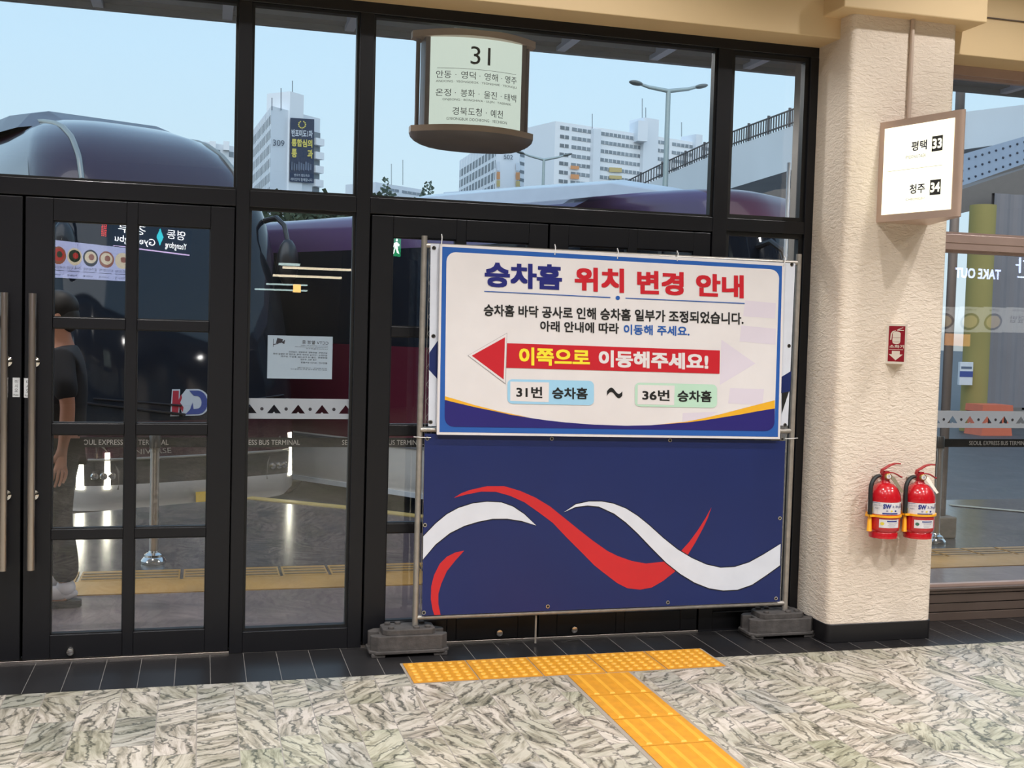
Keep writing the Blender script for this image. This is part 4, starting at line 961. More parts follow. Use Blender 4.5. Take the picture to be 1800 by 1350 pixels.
# ------------------------------------------------------------------ stanchions and belt
mat('belt', (20, 20, 20), .7); mat('belt_letter', (196, 194, 190), .6, var=0)
YSt = 2.14; zbt, zbb = W(434, 769, YSt).z, W(434, 786, YSt).z
def stanchion(x, label, base='dome'):
    o = empty('belt_stanchion', (x, YSt, 0), label, 'stanchion', 'belt stanchions on the platform')
    MB().lathe([(.075, -.004), (.078, .012), (.066, .030), (.058, .036), (.056, .052), (.034, .064), (.030, .075)], (x, YSt, 0), 'chrome', 28).build('base', o, smooth=40)
    MB().lathe([(.028, .07), (.028, zbb-.03), (.033, zbb-.028), (.033, zbb-.012), (.028, zbb-.010), (.028, zbb)], (x, YSt, 0), 'steel', 24).build('post', o, smooth=40)
    MB().lathe([(.034, zbb-.006), (.036, zbb+.0), (.036, zbt+.004), (.030, zbt+.02), (.001, zbt+.022)], (x, YSt, 0), mat('stanchion_head', (92, 90, 88), .35, .6), 24).build('belt_head', o, smooth=40)
sx0 = W(271, 900, YSt).x
stanchion(sx0, 'chrome belt stanchion standing outside the left door'); stanchion(W(1651, 800, YSt).x, 'chrome belt stanchion standing outside the window right of the pillar')
b = MB(); xe = W(1651, 800, YSt).x; b.box(-3.2, xe, YSt-.0015, YSt+.0015, zbb, zbt, 'belt')
xa, xb, xc = W(135, 772, YSt).x, W(375, 777, YSt).x, W(527, 779, YSt).x
per = xb-xa; wtx = xc-xb
for k in range(-1, 8):
    x0 = xa+k*per
    if x0 < -3 or x0+wtx > xe-.05: continue
    b.text('SEOUL EXPRESS BUS TERMINAL', lambda u, v, x0=x0: (x0+wtx*u, YSt-.0022, zbb+(zbt-zbb)*(.24+.52*v)), 'belt_letter', .012)
b.build('belt', label='black retractable belt with white lettering outside the left doors', cat='belt')
b = MB().box(xe, 9.5, YSt-.0015, YSt+.0015, zbb, zbt, 'belt'); xg = W(1703, 788, YSt).x
for k in range(3): b.text('SEOUL EXPRESS BUS TERMINAL', lambda u, v, x0=xg+k*per: (x0+wtx*u, YSt-.0022, zbb+(zbt-zbb)*(.24+.52*v)), 'belt_letter', .012)
b.build('belt', label='black lettered belt seen through the window right of the pillar', cat='belt')
# ------------------------------------------------------------------ person outside the left door (profile, facing left)
mat('skin', (186, 132, 108), .55, var=.04); mat('hair', (24, 20, 20), .6); mat('tee', (24, 24, 31), .8); mat('trouser', (18, 18, 21), .85); mat('sock', (214, 210, 214), .8); mat('sandal', (28, 27, 28), .6)
PXC, PYC = -.725, 1.13
def skin_mesh(name, nodes, edges, m, sub=2, parent=None, root=0, smooth=True):
    me = bpy.data.meshes.new(name); me.from_pydata([(PXC-f, PYC+l, z) for f, l, z, r in nodes], edges, [])
    o = bpy.data.objects.new(name, me); COL.objects.link(o)
    o.modifiers.new('s', 'SKIN'); s = o.modifiers.new('u', 'SUBSURF'); s.levels = sub; s.render_levels = sub
    for i, nd in enumerate(nodes):
        r = nd[3]; me.skin_vertices[0].data[i].radius = r if isinstance(r, tuple) else (r, r); me.skin_vertices[0].data[i].use_root = (i == root)
    dg = bpy.context.evaluated_depsgraph_get(); dg.update()
    m2 = bpy.data.meshes.new_from_object(o.evaluated_get(dg)); vs = [tuple(v.co) for v in m2.vertices]; fs = [tuple(p.vertices) for p in m2.polygons]
    bpy.data.objects.remove(o); bpy.data.meshes.remove(me); bpy.data.meshes.remove(m2)
    return MB().add(vs, fs, m)
per_ = empty('person', (PXC, PYC, 0), 'person in dark t-shirt, dark trousers and sandals standing outside the left door', 'person')
N = []; E = []
def nd(f, l, z, r, link=None):
    N.append((f, l, z, r)); i = len(N)-1
    if link is not None: E.append((link, i))
    return i
pel = nd(0, 0, .90, .125); bel = nd(.01, 0, 1.04, .12, pel); che = nd(.0, 0, 1.22, .135, bel); nek = nd(-.005, 0, 1.38, .065, che); nk2 = nd(.012, 0, 1.45, .052, nek); hd0 = nd(.03, 0, 1.52, (.085, .075), nk2); hd1 = nd(.035, 0, 1.60, (.092, .078), hd0); hd2 = nd(.02, 0, 1.655, .05, hd1)
nose = nd(.125, 0, 1.535, .012, hd0)
for s in (-1, 1):
    sh = nd(-.01, s*.17, 1.335, .058, che); el = nd(-.055, s*.215, 1.09, .040, sh); fo = nd(-.05, s*.215, .98, .041, el); wr = nd(-.028, s*.215, .845, (.022, .028), fo)
    pa = nd(-.022, s*.212, .785, (.018, .038), wr)
    for k, (df, ln) in enumerate(((.030, .075), (.010, .088), (-.010, .083), (-.028, .066))):
        a = nd(-.022+df, s*.212, .742, .0095, pa); c = nd(-.016+df*1.05, s*.208, .742-ln*.5, .0085, a); nd(-.002+df*1.05, s*.200, .742-ln, .0068, c)
    t = nd(.02, s*.205, .79, .011, wr); t2 = nd(.038, s*.200, .755, .0095, t); nd(.043, s*.195, .725, .008, t2)
for s, fw_ in ((-1, -.02), (1, .05)):
    hp_ = nd(0, s*.09, .84, .085, pel); kn = nd(fw_*.5+.02, s*.09, .47, .055, hp_); an = nd(fw_-.02, s*.09, .10, .036, kn); nd(fw_-.02, s*.09, .045, .034, an); nd(fw_+.09, s*.09, .045, .03, len(N)-1)
bd_ = skin_mesh('body', N, E, 'skin'); 
for s in (-1, 1):
    bd_.ball((PXC-.015, PYC+s*.080, 1.535), .028, 'skin', 8, (.7, .35, 1.1)); bd_.ball((PXC-.118, PYC+s*.030, 1.565), .010, 'sock', 6); bd_.ball((PXC-.126, PYC+s*.030, 1.565), .005, 'hair', 6)
bd_.ball((PXC-.115, PYC, 1.487), .02, mat('lips', (150, 84, 80), .5), 6, (.5, 1.2, .3))
bd_.build('body', per_, smooth=60)
h = MB().ball((PXC-.020, PYC, 1.600), .105, 'hair', 12, (1.0, .88, .86)); h.ball((PXC+.025, PYC, 1.545), .085, 'hair', 10, (.75, .9, 1.0)); h.build('hair', per_, smooth=60)
N = []; E = []
a = nd(0, 0, .87, .150); b2 = nd(.01, 0, 1.0, .142, a); c = nd(.0, 0, 1.18, .155, b2); d = nd(-.01, 0, 1.33, .118, c); nd(-.005, 0, 1.395, .074, d)
for s in (-1, 1):
    e1 = nd(-.01, s*.155, 1.33, .074, d); e2 = nd(-.035, s*.20, 1.20, .068, e1); nd(-.052, s*.218, 1.105, .068, e2)
skin_mesh('tshirt', N, E, 'tee').build('tshirt', per_, smooth=60)
N = []; E = []
a = nd(0, 0, .93, .13)
for s, fw_ in ((-1, -.02), (1, .05)):
    h1 = nd(0, s*.09, .82, .105, a); k1 = nd(fw_*.5+.02, s*.09, .47, .082, h1); nd(fw_-.012, s*.09, .26, .078, k1); nd(fw_-.02, s*.09, .115, .076, len(N)-1)
skin_mesh('trousers', N, E, 'trouser').build('trousers', per_, smooth=60)
for s, fw_ in ((-1, -.02), (1, .05)):
    sk = MB().ball((PXC-fw_-.03, PYC+s*.09, .070), .056, 'sock', 10, (2.0, .72, .75)); sk.ball((PXC-fw_+.02, PYC+s*.09, .10), .05, 'sock', 8, (1.0, .9, 1.1)); sk.build('sock', per_, smooth=60)
    so = MB(); out = [(-.20, -.02), (-.19, -.045), (-.12, -.052), (-.02, -.042), (.06, -.044), (.095, -.028), (.10, 0), (.095, .028), (.06, .044), (-.02, .042), (-.12, .052), (-.19, .045), (-.20, .02)]
    so.prism([(PXC-fw_+x, PYC+s*.09+y, 0) for x, y in out], (0, 0, .034), 'sandal')
    so.tube([(PXC-fw_-.10, PYC+s*.09-.05, .02), (PXC-fw_-.11, PYC+s*.09-.045, .075), (PXC-fw_-.115, PYC+s*.09, .118), (PXC-fw_-.11, PYC+s*.09+.045, .075), (PXC-fw_-.10, PYC+s*.09+.05, .02)], .026, 'sandal', 8); so.build('sandal', per_, smooth=50)

# ================================================================== far background
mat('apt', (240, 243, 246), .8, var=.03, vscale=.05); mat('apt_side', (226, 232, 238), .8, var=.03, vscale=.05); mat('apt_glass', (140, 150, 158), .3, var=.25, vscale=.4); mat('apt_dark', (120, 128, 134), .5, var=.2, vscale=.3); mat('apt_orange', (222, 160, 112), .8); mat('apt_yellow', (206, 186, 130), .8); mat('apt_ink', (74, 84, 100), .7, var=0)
YA = 220.0
def wp(px, py, Y): return W(px, py, Y)
def slab(o, pts_top, zbot, depth, m, name):     # extruded wall strip from top pixels at plane points
    pass
def block(name, parent, p0, p1, ztop, zbot, depth, m='apt'):   # box with front edge p0->p1 (xy), extruded away
    d = Vector((p1[0]-p0[0], p1[1]-p0[1], 0)); n = Vector((-d.y, d.x, 0)).normalized()
    if n.y < 0: n = -n
    q = [Vector((*p0, zbot)), Vector((*p1, zbot)), Vector((*p1, zbot))+n*depth, Vector((*p0, zbot))+n*depth]
    return MB().prism([tuple(v) for v in q], (0, 0, ztop-zbot), m).build(name, parent)
def strip(parent, name, P0, P1, za, zb_, m, e=.25, th=.3):     # thin panel on wall P0->P1 between heights
    d = Vector((P1[0]-P0[0], P1[1]-P0[1], 0)); n = Vector((d.y, -d.x, 0)).normalized()
    if n.dot(Vector((CAM.x-P0[0], CAM.y-P0[1], 0))) < 0: n = -n
    q = [Vector((*P0, za))-n*th, Vector((*P1, za))-n*th, Vector((*P1, za))+n*e, Vector((*P0, za))+n*e]
    return MB().prism([tuple(v) for v in q], (0, 0, zb_-za), m).build(name, parent)
lerp2 = lambda a, b, t: (a[0]+(b[0]-a[0])*t, a[1]+(b[1]-a[1])*t)
ZG = -8.0
# block 309
c0 = wp(477, 200, YA); c1 = wp(563, 200, YA+10)
A0 = (c0.x, c0.y); A1 = (c1.x, c1.y); zt_ = wp(520, 196, YA+4).z
back = wp(443, 240, YA+32); AB = (back.x, back.y)
ap = empty('apartment_block', (c0.x, c0.y, ZG), 'apartment block numbered 309 with a tall dark banner on its end wall', 'building')
n_ = Vector((AB[0]-A0[0], AB[1]-A0[1], 0)); 
q = [(*A0, ZG), (*A1, ZG), (A1[0]+n_.x, A1[1]+n_.y, ZG), (*AB, ZG)]
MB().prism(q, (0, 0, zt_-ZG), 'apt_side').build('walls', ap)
pm0 = lerp2(A0, A1, (508-477)/86); pm1 = lerp2(A0, A1, (532-477)/86)
block('stair_tower', ap, (pm0[0], pm0[1]-.6), (pm1[0], pm1[1]-.6), wp(520, 163, YA+4).z, zt_-30, 6, 'apt')
fl = 12; zt0 = zt_-1.6
for i in range(fl):
    z1 = zt0-i*2.75; strip(ap, 'window', lerp2(A0, AB, .02), lerp2(A0, AB, .98), z1-1.7, z1, 'apt_dark', .04)
for k in range(14):
    t = .03+k*.07; strip(ap, 'facade_rib', lerp2(A0, AB, t), lerp2(A0, AB, t+.018), ZG, zt_, 'apt', .08)
b0 = lerp2(A0, A1, (551-477)/86)
for i in range(fl):
    z1 = zt0-1.2-i*2.75; strip(ap, 'balcony', b0, A1, z1-1.35, z1-.1, 'apt_dark', .12)
    strip(ap, 'balcony_parapet', b0, (A1[0]+.3, A1[1]), z1-2.75, z1-1.35, 'apt', .9)
f309 = lambda px, py, e=.2: tuple(onw(px, py, e))
def onwall(P0, P1):
    d = Vector((P1[0]-P0[0], P1[1]-P0[1], 0)); n = Vector((d.y, -d.x, 0)).normalized()
    if n.dot(Vector((CAM.x-P0[0], CAM.y-P0[1], 0))) < 0: n = -n
    def f(px, py, e=.3):
        r_ = ray(px, py); p0 = Vector((*P0, 0))+n*e; t = n.dot(p0-CAM)/n.dot(r_); return tuple(CAM+r_*t)
    return f
onw = onwall(A0, A1)
nb = MB(); fq_ = bil(((480, 245), (500, 247), (500, 257), (480, 256))); nb.text('309', lambda u, v: onw(*fq_(u, v), .3), 'apt_ink', .02); nb.build('number_lettering', ap)
mat('bn_dark', (46, 58, 84), .6); mat('bn_white', (226, 230, 236), .6, var=0); mat('bn_yellow', (240, 220, 110), .6, var=0); mat('bn_pic', (110, 120, 140), .6, var=.5, vscale=.3)
bn = MB(); bn.poly([onw(*p_, .75) for p_ in ((510.5, 207), (552.5, 209.5), (551.5, 322), (509, 319))], 'bn_dark')
def bt(q, s, m, bold=.04):
    f = bil(q); bn.text(s, lambda u, v: onw(*f(u, v), .85), m, bold)
bt(((512.5, 227), (549.5, 229), (549.5, 242), (512.5, 240)), '반포미도1차', 'bn_white'); bt(((512.5, 243.5), (549, 245.5), (549, 259.5), (512.5, 257)), '통합심의', 'bn_yellow'); bt(((512.5, 261), (522, 261.5), (522, 277), (512.5, 276.5)), '통', 'bn_yellow'); bt(((540.5, 262.5), (550, 263), (550, 278.5), (540.5, 278)), '과', 'bn_yellow')
for i in range(9): bn.poly([onw(*p_, .85) for p_ in ((512+4.1*i, 284+(i % 3)*2), (515+4.1*i, 284.5+(i % 3)*2), (514.6+4.1*i, 299+(i % 2)*2), (511.6+4.1*i, 298.5))], 'bn_pic')
bt(((517, 305), (544, 306.5), (544, 311.5), (517, 310)), '반포의 랜드마크', 'bn_white', .02); bt(((511, 312), (549, 314), (549, 319.5), (511, 317.5)), '래미안이 함께합니다', 'bn_white', .02)
for a0 in range(0, 360, 30):
    if 60 < a0 < 120: continue
    bn.poly([onw(531+6*cos(radians(a0))+1.4*cos(radians(k*60)), 219-6*sin(radians(a0))+1.4*sin(radians(k*60)), .85) for k in range(6)], 'bn_yellow')
bno = bn.build('hanging_banner', label='tall dark vertical banner with yellow and white Korean text hanging on block 309', cat='banner')
for px, py0, py1 in ((478, 172, 194), (494, 155, 194), (514, 142, 163)):
    p_, q_ = onw(px, py0), onw(px, py1); MB().tube([p_, q_], .08, 'apt_ink', 5).build('aerial', ap)

def flat_block(name, label, corners, floors, parts, side=None, win_rows=None, mcol='apt', Y=YA, cat='building'):
    pass
# small block far left
def banded(label, pxl, pxr, pyt_l, pyt_r, Y0, Y1, pitch, nfl, segs, first, wh, m='apt'):
    P0 = wp(pxl, pyt_l, Y0); P1 = wp(pxr, pyt_r, Y1); o = empty('apartment_block', (P0.x, P0.y, ZG), label, 'building')
    zt2 = (P0.z+P1.z)/2; a, c = (P0.x, P0.y), (P1.x, P1.y)
    block('walls', o, a, c, zt2, ZG, 11, m)
    f = onwall(a, c)
    sc = (P1.x-P0.x)/(pxr-pxl)
    for i in range(nfl):
        z1 = zt2-(first+i*pitch)
        for s in segs:
            t0, t1 = (s[0]-pxl)/(pxr-pxl), (s[1]-pxl)/(pxr-pxl)
            strip(o, 'window', lerp2(a, c, t0), lerp2(a, c, t1), z1-wh, z1, s[2] if len(s) > 2 else 'apt_glass', .1)
            nm = max(2, int((s[1]-s[0])/7))
            mu = MB()
            for k in range(1, nm):
                tt = t0+(t1-t0)*k/nm; q0 = lerp2(a, c, tt-.0012); q1 = lerp2(a, c, tt+.0012); d = Vector((q1[0]-q0[0], q1[1]-q0[1], 0)); n2 = Vector((d.y, -d.x, 0)).normalized()*.2
                if n2.y > 0: n2 = -n2
                mu.prism([(*q0, z1-wh), (*q1, z1-wh), (q1[0]+n2.x, q1[1]+n2.y, z1-wh), (q0[0]+n2.x, q0[1]+n2.y, z1-wh)], (0, 0, wh), m)
            mu.build('window_mullion', o)
    return o, a, c, zt2, f
s_ = YA/2004
bl1 = banded('small white apartment block left of block 309 above the coach roof', 358, 440, 253, 258, YA-25, YA-20, 20*s_*1.0, 5, [(360, 386), (402, 425), (431, 439)], 9*s_, 8*s_)
for px in (374, 398): p_, q_ = bl1[4](px, 249), bl1[4](px, 254); MB().box(p_[0]-.5, p_[0]+.5, p_[1]-.5, p_[1]+1, q_[2]-1, p_[2], 'apt').build('roof_vent', bl1[0])
bl2 = banded('large white apartment block with window bands right of the hanging sign', 976, 1262, 224, 246, YA, YA+14, 15.6*s_*1.06, 9, [(984, 998, 'apt_dark'), (1003, 1035), (1050, 1120), (1146, 1170), (1176, 1214), (1228, 1252)], 7*s_, 6.5*s_)
o, a, c, zt2, f = bl2
for px0, px1, pyt in ((1036, 1048, 226), (1121, 1147, 206), (1216, 1228, 236)):
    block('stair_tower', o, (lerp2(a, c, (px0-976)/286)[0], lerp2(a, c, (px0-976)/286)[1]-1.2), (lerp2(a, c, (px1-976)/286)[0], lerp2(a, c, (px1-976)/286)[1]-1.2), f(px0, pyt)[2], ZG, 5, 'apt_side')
block('lift_house', o, (lerp2(a, c, (1107-976)/286)[0], a[1]+4), (lerp2(a, c, (1122-976)/286)[0], a[1]+4), f(1107, 213)[2], zt2-2, 5, 'apt_side')
for px0, px1, py0, py1, m in ((1003, 1018, 291, 297, 'apt_orange'), (1003, 1018, 306, 314, 'apt_orange'), (1071, 1093, 294, 302, 'apt_yellow'), (1071, 1093, 308, 314, 'apt_yellow')):
    MB().poly([f(px0, py0, .45), f(px1, py0+1, .45), f(px1, py1+1, .45), f(px0, py1, .45)], m).build('painted_panel', o)
for px, p0_, p1_ in ((1041, 200, 226), (1129, 173, 207), (1135, 189, 207), (1198, 215, 240)):
    MB().tube([f(px, p0_), f(px, p1_)], .07, 'apt_ink', 5).build('aerial', o)
# block 502
c0 = wp(873, 262, YA+20); c1 = wp(914, 264, YA+24); A0 = (c0.x, c0.y); A1 = (c1.x, c1.y); back = wp(808, 274, YA+60); AB = (back.x, back.y); zt5 = wp(890, 243, YA+22).z
a5 = empty('apartment_block', (c0.x, c0.y, ZG), 'apartment block numbered 502 behind the hanging sign', 'building')
n_ = Vector((AB[0]-A0[0], AB[1]-A0[1], 0)); MB().prism([(*A0, ZG), (*A1, ZG), (A1[0]+n_.x, A1[1]+n_.y, ZG), (*AB, ZG)], (0, 0, zt5-ZG), 'apt').build('walls', a5)
for i in range(9):
    z1 = zt5-2.5-i*2.6; strip(a5, 'window', lerp2(A0, AB, .02), lerp2(A0, AB, .98), z1-1.8, z1, 'apt_dark', .04)
for k in range(12):
    t = .03+k*.082; strip(a5, 'facade_rib', lerp2(A0, AB, t), lerp2(A0, AB, t+.02), ZG, zt5, 'apt', .08)
f5 = onwall(A0, A1); nb = MB(); fq5 = bil(((886, 271.5), (901.5, 272.5), (901.5, 280.5), (886, 279.5))); nb.text('502', lambda u, v: f5(*fq5(u, v)), 'apt_ink', .02); nb.build('number_lettering', a5)
for px0, px1, py0, py1, m in ((873.5, 879, 284, 300, 'apt_side'), (873.5, 879, 302, 315, 'apt_orange'), (907, 914, 286, 300, 'apt_side'), (907, 914, 303, 316, 'apt_orange'), (873.5, 879, 317, 328, 'apt_yellow'), (907, 914, 318, 328, 'apt_yellow')):
    MB().poly([f5(px0, py0, .3), f5(px1, py0, .3), f5(px1, py1, .3), f5(px0, py1, .3)], m).build('painted_panel', a5)
e0 = wp(915, 240, YA+25); e1 = wp(944, 240, YA+30); a6 = (e0.x, e0.y); c6 = (e1.x, e1.y); z6 = wp(930, 232, YA+27).z
block('balcony_wing', a5, a6, c6, z6, ZG, 8, 'apt')
for i in range(7):
    z1 = z6-1.6-i*15.2*s_*1.1; strip(a5, 'balcony', a6, lerp2(a6, c6, .42), z1-6*s_, z1, 'apt_dark', .1); strip(a5, 'balcony_parapet', lerp2(a6, c6, .4), (c6[0]+.4, c6[1]), z1-10*s_, z1-3*s_, 'apt', .8)
bl4 = banded('low white block between block 502 and the large apartment block', 938, 974, 286, 288, YA+40, YA+42, 15*s_*1.1, 4, [(942, 958), (961, 972)], 4*s_, 6*s_)
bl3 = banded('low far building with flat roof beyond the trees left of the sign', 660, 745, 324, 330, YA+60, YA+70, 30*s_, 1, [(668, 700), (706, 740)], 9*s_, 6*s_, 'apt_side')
for px, p0_, p1_ in ((688, 288, 325), (708, 281, 325)): MB().tube([bl3[4](px, p0_), bl3[4](px, p1_)], .07, 'apt_ink', 5).build('aerial', bl3[0])

# ------------------------------------------------------------------ trees
def leaf_mat(name, c):
    return mat(name, c, .8, var=.35, vscale=.8)
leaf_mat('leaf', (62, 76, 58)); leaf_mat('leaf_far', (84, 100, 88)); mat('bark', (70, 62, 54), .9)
def tree(px, pyt, Y, rw, label, m='leaf', nl=2600):
    p_ = wp(px, pyt, Y); h = p_.z-ROAD; o = empty('tree', (p_.x, Y, ROAD), label, 'tree', 'trees behind the coaches')
    rng = random.Random(int(px*7+Y)); b_ = MB()
    for i in range(nl):
        while True:
            x, y, z = rng.uniform(-1, 1), rng.uniform(-1, 1), rng.uniform(-1, 1)
            if .25 < x*x+y*y+z*z < 1: break
        k = 1+.25*sin(5*x+3*z+px)*cos(4*y)
        cx_, cy_, cz_ = p_.x+x*rw*k, Y+y*rw*.8, p_.z-.34*h+z*.34*h*k
        s = rng.uniform(.10, .22)*max(1, rw/2.2); a_ = rng.uniform(0, 6.28); t_ = rng.uniform(-.8, .8)
        u_ = Vector((cos(a_), sin(a_)*.6, t_*.5)).normalized()*s; v_ = Vector((-sin(a_)*t_, cos(a_)*.4, 1)).normalized()*s*.8; c_ = Vector((cx_, cy_, cz_))
        b_.poly([tuple(c_-u_-v_*.3), tuple(c_-v_), tuple(c_+u_), tuple(c_+v_)], m)
    b_.build('foliage', o); MB().tube([(p_.x, Y, ROAD), (p_.x+.1, Y, ROAD+h*.35), (p_.x, Y, ROAD+h*.6)], [.22, .17, .08], 'bark', 8).build('trunk', o, smooth=50)
for k, (px, pyt, Y, rw, lab) in enumerate(((462, 350, 50, 1.75, 'dark tree above the purple coach, leftmost of the three'), (550, 350, 55, 1.75, 'dark tree above the purple coach, middle of the three'), (638, 352, 50, 1.75, 'dark tree above the purple coach, rightmost of the three'))):
    tree(px, pyt, Y, rw, lab)
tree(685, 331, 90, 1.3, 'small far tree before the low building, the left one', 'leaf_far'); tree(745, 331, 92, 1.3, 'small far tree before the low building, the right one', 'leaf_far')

# ------------------------------------------------------------------ street lamps
mat('lamp_metal', (168, 182, 182), .5, .3); mat('lamp_head', (110, 118, 118), .5)
def lamp(px, pyb, pj, Y, larm, rarm, w, label):
    j = Vector(wp(*pj, Y)); o = empty('street_lamp', (j.x, Y, ROAD), label, 'street lamp', 'double armed street lamps')
    MB().tube([(j.x-.0, Y, ROAD), tuple(j)], [w*1.5, w], 'lamp_metal', 10).build('pole', o, smooth=40)
    for e_ in (larm, rarm):
        q_ = Vector(wp(*e_, Y)); m1 = j.lerp(q_, .5)+Vector((0, 0, -.03*w/.08))
        MB().tube([j, m1, j.lerp(q_, .72)], [w*.9, w*.75, w*.6], 'lamp_metal', 8).build('arm', o, smooth=60)
        d = (q_-j); s0 = j.lerp(q_, .66); hd = MB(); L2 = (q_-s0).length; c_ = s0.lerp(q_, .5); ang = math.atan2(d.z, d.x)
        t_ = MB().ball((0, 0, 0), 1, 'lamp_head', 8)
        hd.add([(c_.x+v[0]*L2*.5*cos(ang)-v[2]*w*.9*sin(ang), c_.y+v[1]*w*2.4, c_.z+v[0]*L2*.5*sin(ang)+v[2]*w*.9*cos(ang)) for v in t_.v], t_.f, 'lamp_head'); hd.build('lamp_head', o, smooth=60)
lamp(1175, 310, (1175, 160), 32, (1106, 143), (1244, 150), .085, 'tall double armed street lamp before the large apartment block')
lamp(956, 330, (956, 281), 60, (905, 265), (1006, 270), .085, 'smaller distant double armed street lamp right of block 502')

# ------------------------------------------------------------------ overpass ramp at the right
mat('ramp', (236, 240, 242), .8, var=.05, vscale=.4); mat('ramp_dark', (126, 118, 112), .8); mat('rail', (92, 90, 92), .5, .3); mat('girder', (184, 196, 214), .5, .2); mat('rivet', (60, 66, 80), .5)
rp_ = empty('overpass', (20, 30, ROAD), 'concrete overpass ramp rising to the right with railing', 'overpass')
tops = [(1060, 360, 42), (1175, 306, 36), (1285, 259, 31), (1400, 219, 27), (1560, 200, 23), (1700, 196, 20.5), (1800, 184, 19), (2000, 160, 17)]
bots = [(1060, 420), (1175, 370), (1285, 331), (1400, 296), (1560, 280), (1700, 262), (1800, 248), (2000, 224)]
T_ = [Vector(wp(a, b2_, y_)) for a, b2_, y_ in tops]; B_ = [Vector(wp(a, b2_, tops[i][2])) for i, (a, b2_) in enumerate(bots)]
vs = []; fs = []
for t_, b_ in zip(T_, B_):
    off = Vector((2.0, 5.0, 0)); vs += [t_, b_, Vector((t_.x, t_.y, b_.z))+off, t_+off]
for i in range(len(T_)-1):
    for k in range(4): fs.append((4*i+k, 4*i+(k+1) % 4, 4*i+4+(k+1) % 4, 4*i+4+k))
MB().add([tuple(v) for v in vs], fs, 'ramp').build('parapet', rp_)
r_ = MB(); r_.tube([tuple(t_+Vector((0, .1, .52))) for t_ in T_[:4]], .03, 'rail', 6).tube([tuple(t_+Vector((0, .1, .10))) for t_ in T_[:4]], .03, 'rail', 6)
for i in range(3):
    n_k = 26 if i < 4 else 16
    for k in range(n_k):
        p_ = T_[i].lerp(T_[i+1], k/n_k); big = (k % 8 == 0)
        r_.box(p_.x-(.04 if big else .014), p_.x+(.04 if big else .014), p_.y+.08, p_.y+.13, p_.z, p_.z+(.60 if big else .52), 'rail')
r_.build('railing', rp_)
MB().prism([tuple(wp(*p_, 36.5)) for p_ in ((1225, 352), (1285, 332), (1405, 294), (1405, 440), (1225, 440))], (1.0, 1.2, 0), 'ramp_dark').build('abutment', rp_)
# steel girder and soffit seen in the right window
gq = [(1668, 278, 20.6), (1800, 240, 18.6), (2000, 196, 16.5)]; gb = [(1668, 335), (1800, 288), (2000, 232)]
g_ = MB(); Tg = [Vector(wp(a, b_, y_-.4)) for a, b_, y_ in gq]; Bg = [Vector(wp(a, b_, gq[i][2]-.4)) for i, (a, b_) in enumerate(gb)]
vs = []; fs = []
for t_, b_ in zip(Tg, Bg): vs += [t_, b_, b_+Vector((.3, .5, 0)), t_+Vector((.3, .5, 0))]
for i in range(2):
    for k in range(4): fs.append((4*i+k, 4*i+(k+1) % 4, 4*i+4+(k+1) % 4, 4*i+4+k))
g_.add([tuple(v) for v in vs], fs, 'girder')
for i in range(12):
    for v_ in (.2, .52, .84):
        t0 = i/11*1.0; p_ = Tg[0].lerp(Tg[1], t0).lerp(Bg[0].lerp(Bg[1], t0), v_); g_.ball((p_.x, p_.y-.02, p_.z), .03, 'rivet', 4)
g_.build('steel_girder', rp_)
so = MB(); q4 = [Bg[0], Bg[1], Bg[2], Bg[2]+Vector((-1.5, -2.2, .6)), Bg[1]+Vector((-1.5, -3.0, -.3)), Bg[0]+Vector((-1.0, -3.0, -.5))]
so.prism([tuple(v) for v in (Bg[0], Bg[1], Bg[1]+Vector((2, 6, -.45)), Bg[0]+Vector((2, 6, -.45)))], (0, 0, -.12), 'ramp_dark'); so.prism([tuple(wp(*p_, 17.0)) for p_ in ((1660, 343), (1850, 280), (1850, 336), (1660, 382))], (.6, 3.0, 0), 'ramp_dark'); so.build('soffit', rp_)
# yellow column, corrugated hoarding, post with concrete block, barrier
YCC = 15.5; ycp = wp(1712, 700, YCC); mat('yellow_col', (166, 150, 88), .7, var=.08, vscale=.7)
b_ = MB(); b_.tube([(ycp.x, YCC, ROAD), (ycp.x, YCC, wp(1712, 360, YCC).z)], .27, 'yellow_col', 24); b_.build('bridge_column', smooth=40, label='round yellow painted bridge column outside the right window', cat='column')
HY = 16.4; hx0 = wp(1736, 600, HY).x; HZ = wp(1760, 340, HY).z; hb = MB(); nx = 60
mat('hoarding', (140, 134, 136), .6, .1, var=.06, vscale=1)
vs = []; fs = []
for i in range(nx+1):
    x = hx0+i*.09; dy = (.0, .035, .035, .0)[i % 4]; vs += [(x, HY+dy, ROAD+.4), (x, HY+dy, HZ), (x, HY+.1+dy, HZ), (x, HY+.1+dy, ROAD+.4)]
for i in range(nx):
    for k in range(4): fs.append((4*i+k, 4*i+(k+1) % 4, 4*i+4+(k+1) % 4, 4*i+4+k))
hb.add(vs, fs, 'hoarding'); hb.box(hx0, hx0+5.4, HY, HY+.15, ROAD, ROAD+.45, 'ramp_dark'); hb.build('corrugated_hoarding', label='grey corrugated hoarding beyond the right window', cat='hoarding')
NY = YCC-.272; n0, n1 = wp(1688, 636, NY), wp(1709, 677, NY); nh = n0.z-n1.z; nb = MB().box(n0.x, n1.x, NY, NY+.06, n1.z, n0.z, 'paper').box(n0.x, n1.x, NY-.004, NY, n1.z+nh*.35, n1.z+nh*.6, 'logo_blue').box(n0.x+.03, n1.x-.03, NY-.004, NY, n1.z+nh*.7, n1.z+nh*.8, 'bn_pic')
nb.build('posted_notice', label='white and blue notice posted on the yellow column', cat='notice')
bp_ = G(1664, 946); mat('rough_concrete', (132, 126, 116), .9, var=.2, vscale=6)
o = empty('concrete_post', (bp_.x, bp_.y, 0), 'grey steel post in a cracked concrete block outside the right window', 'post')
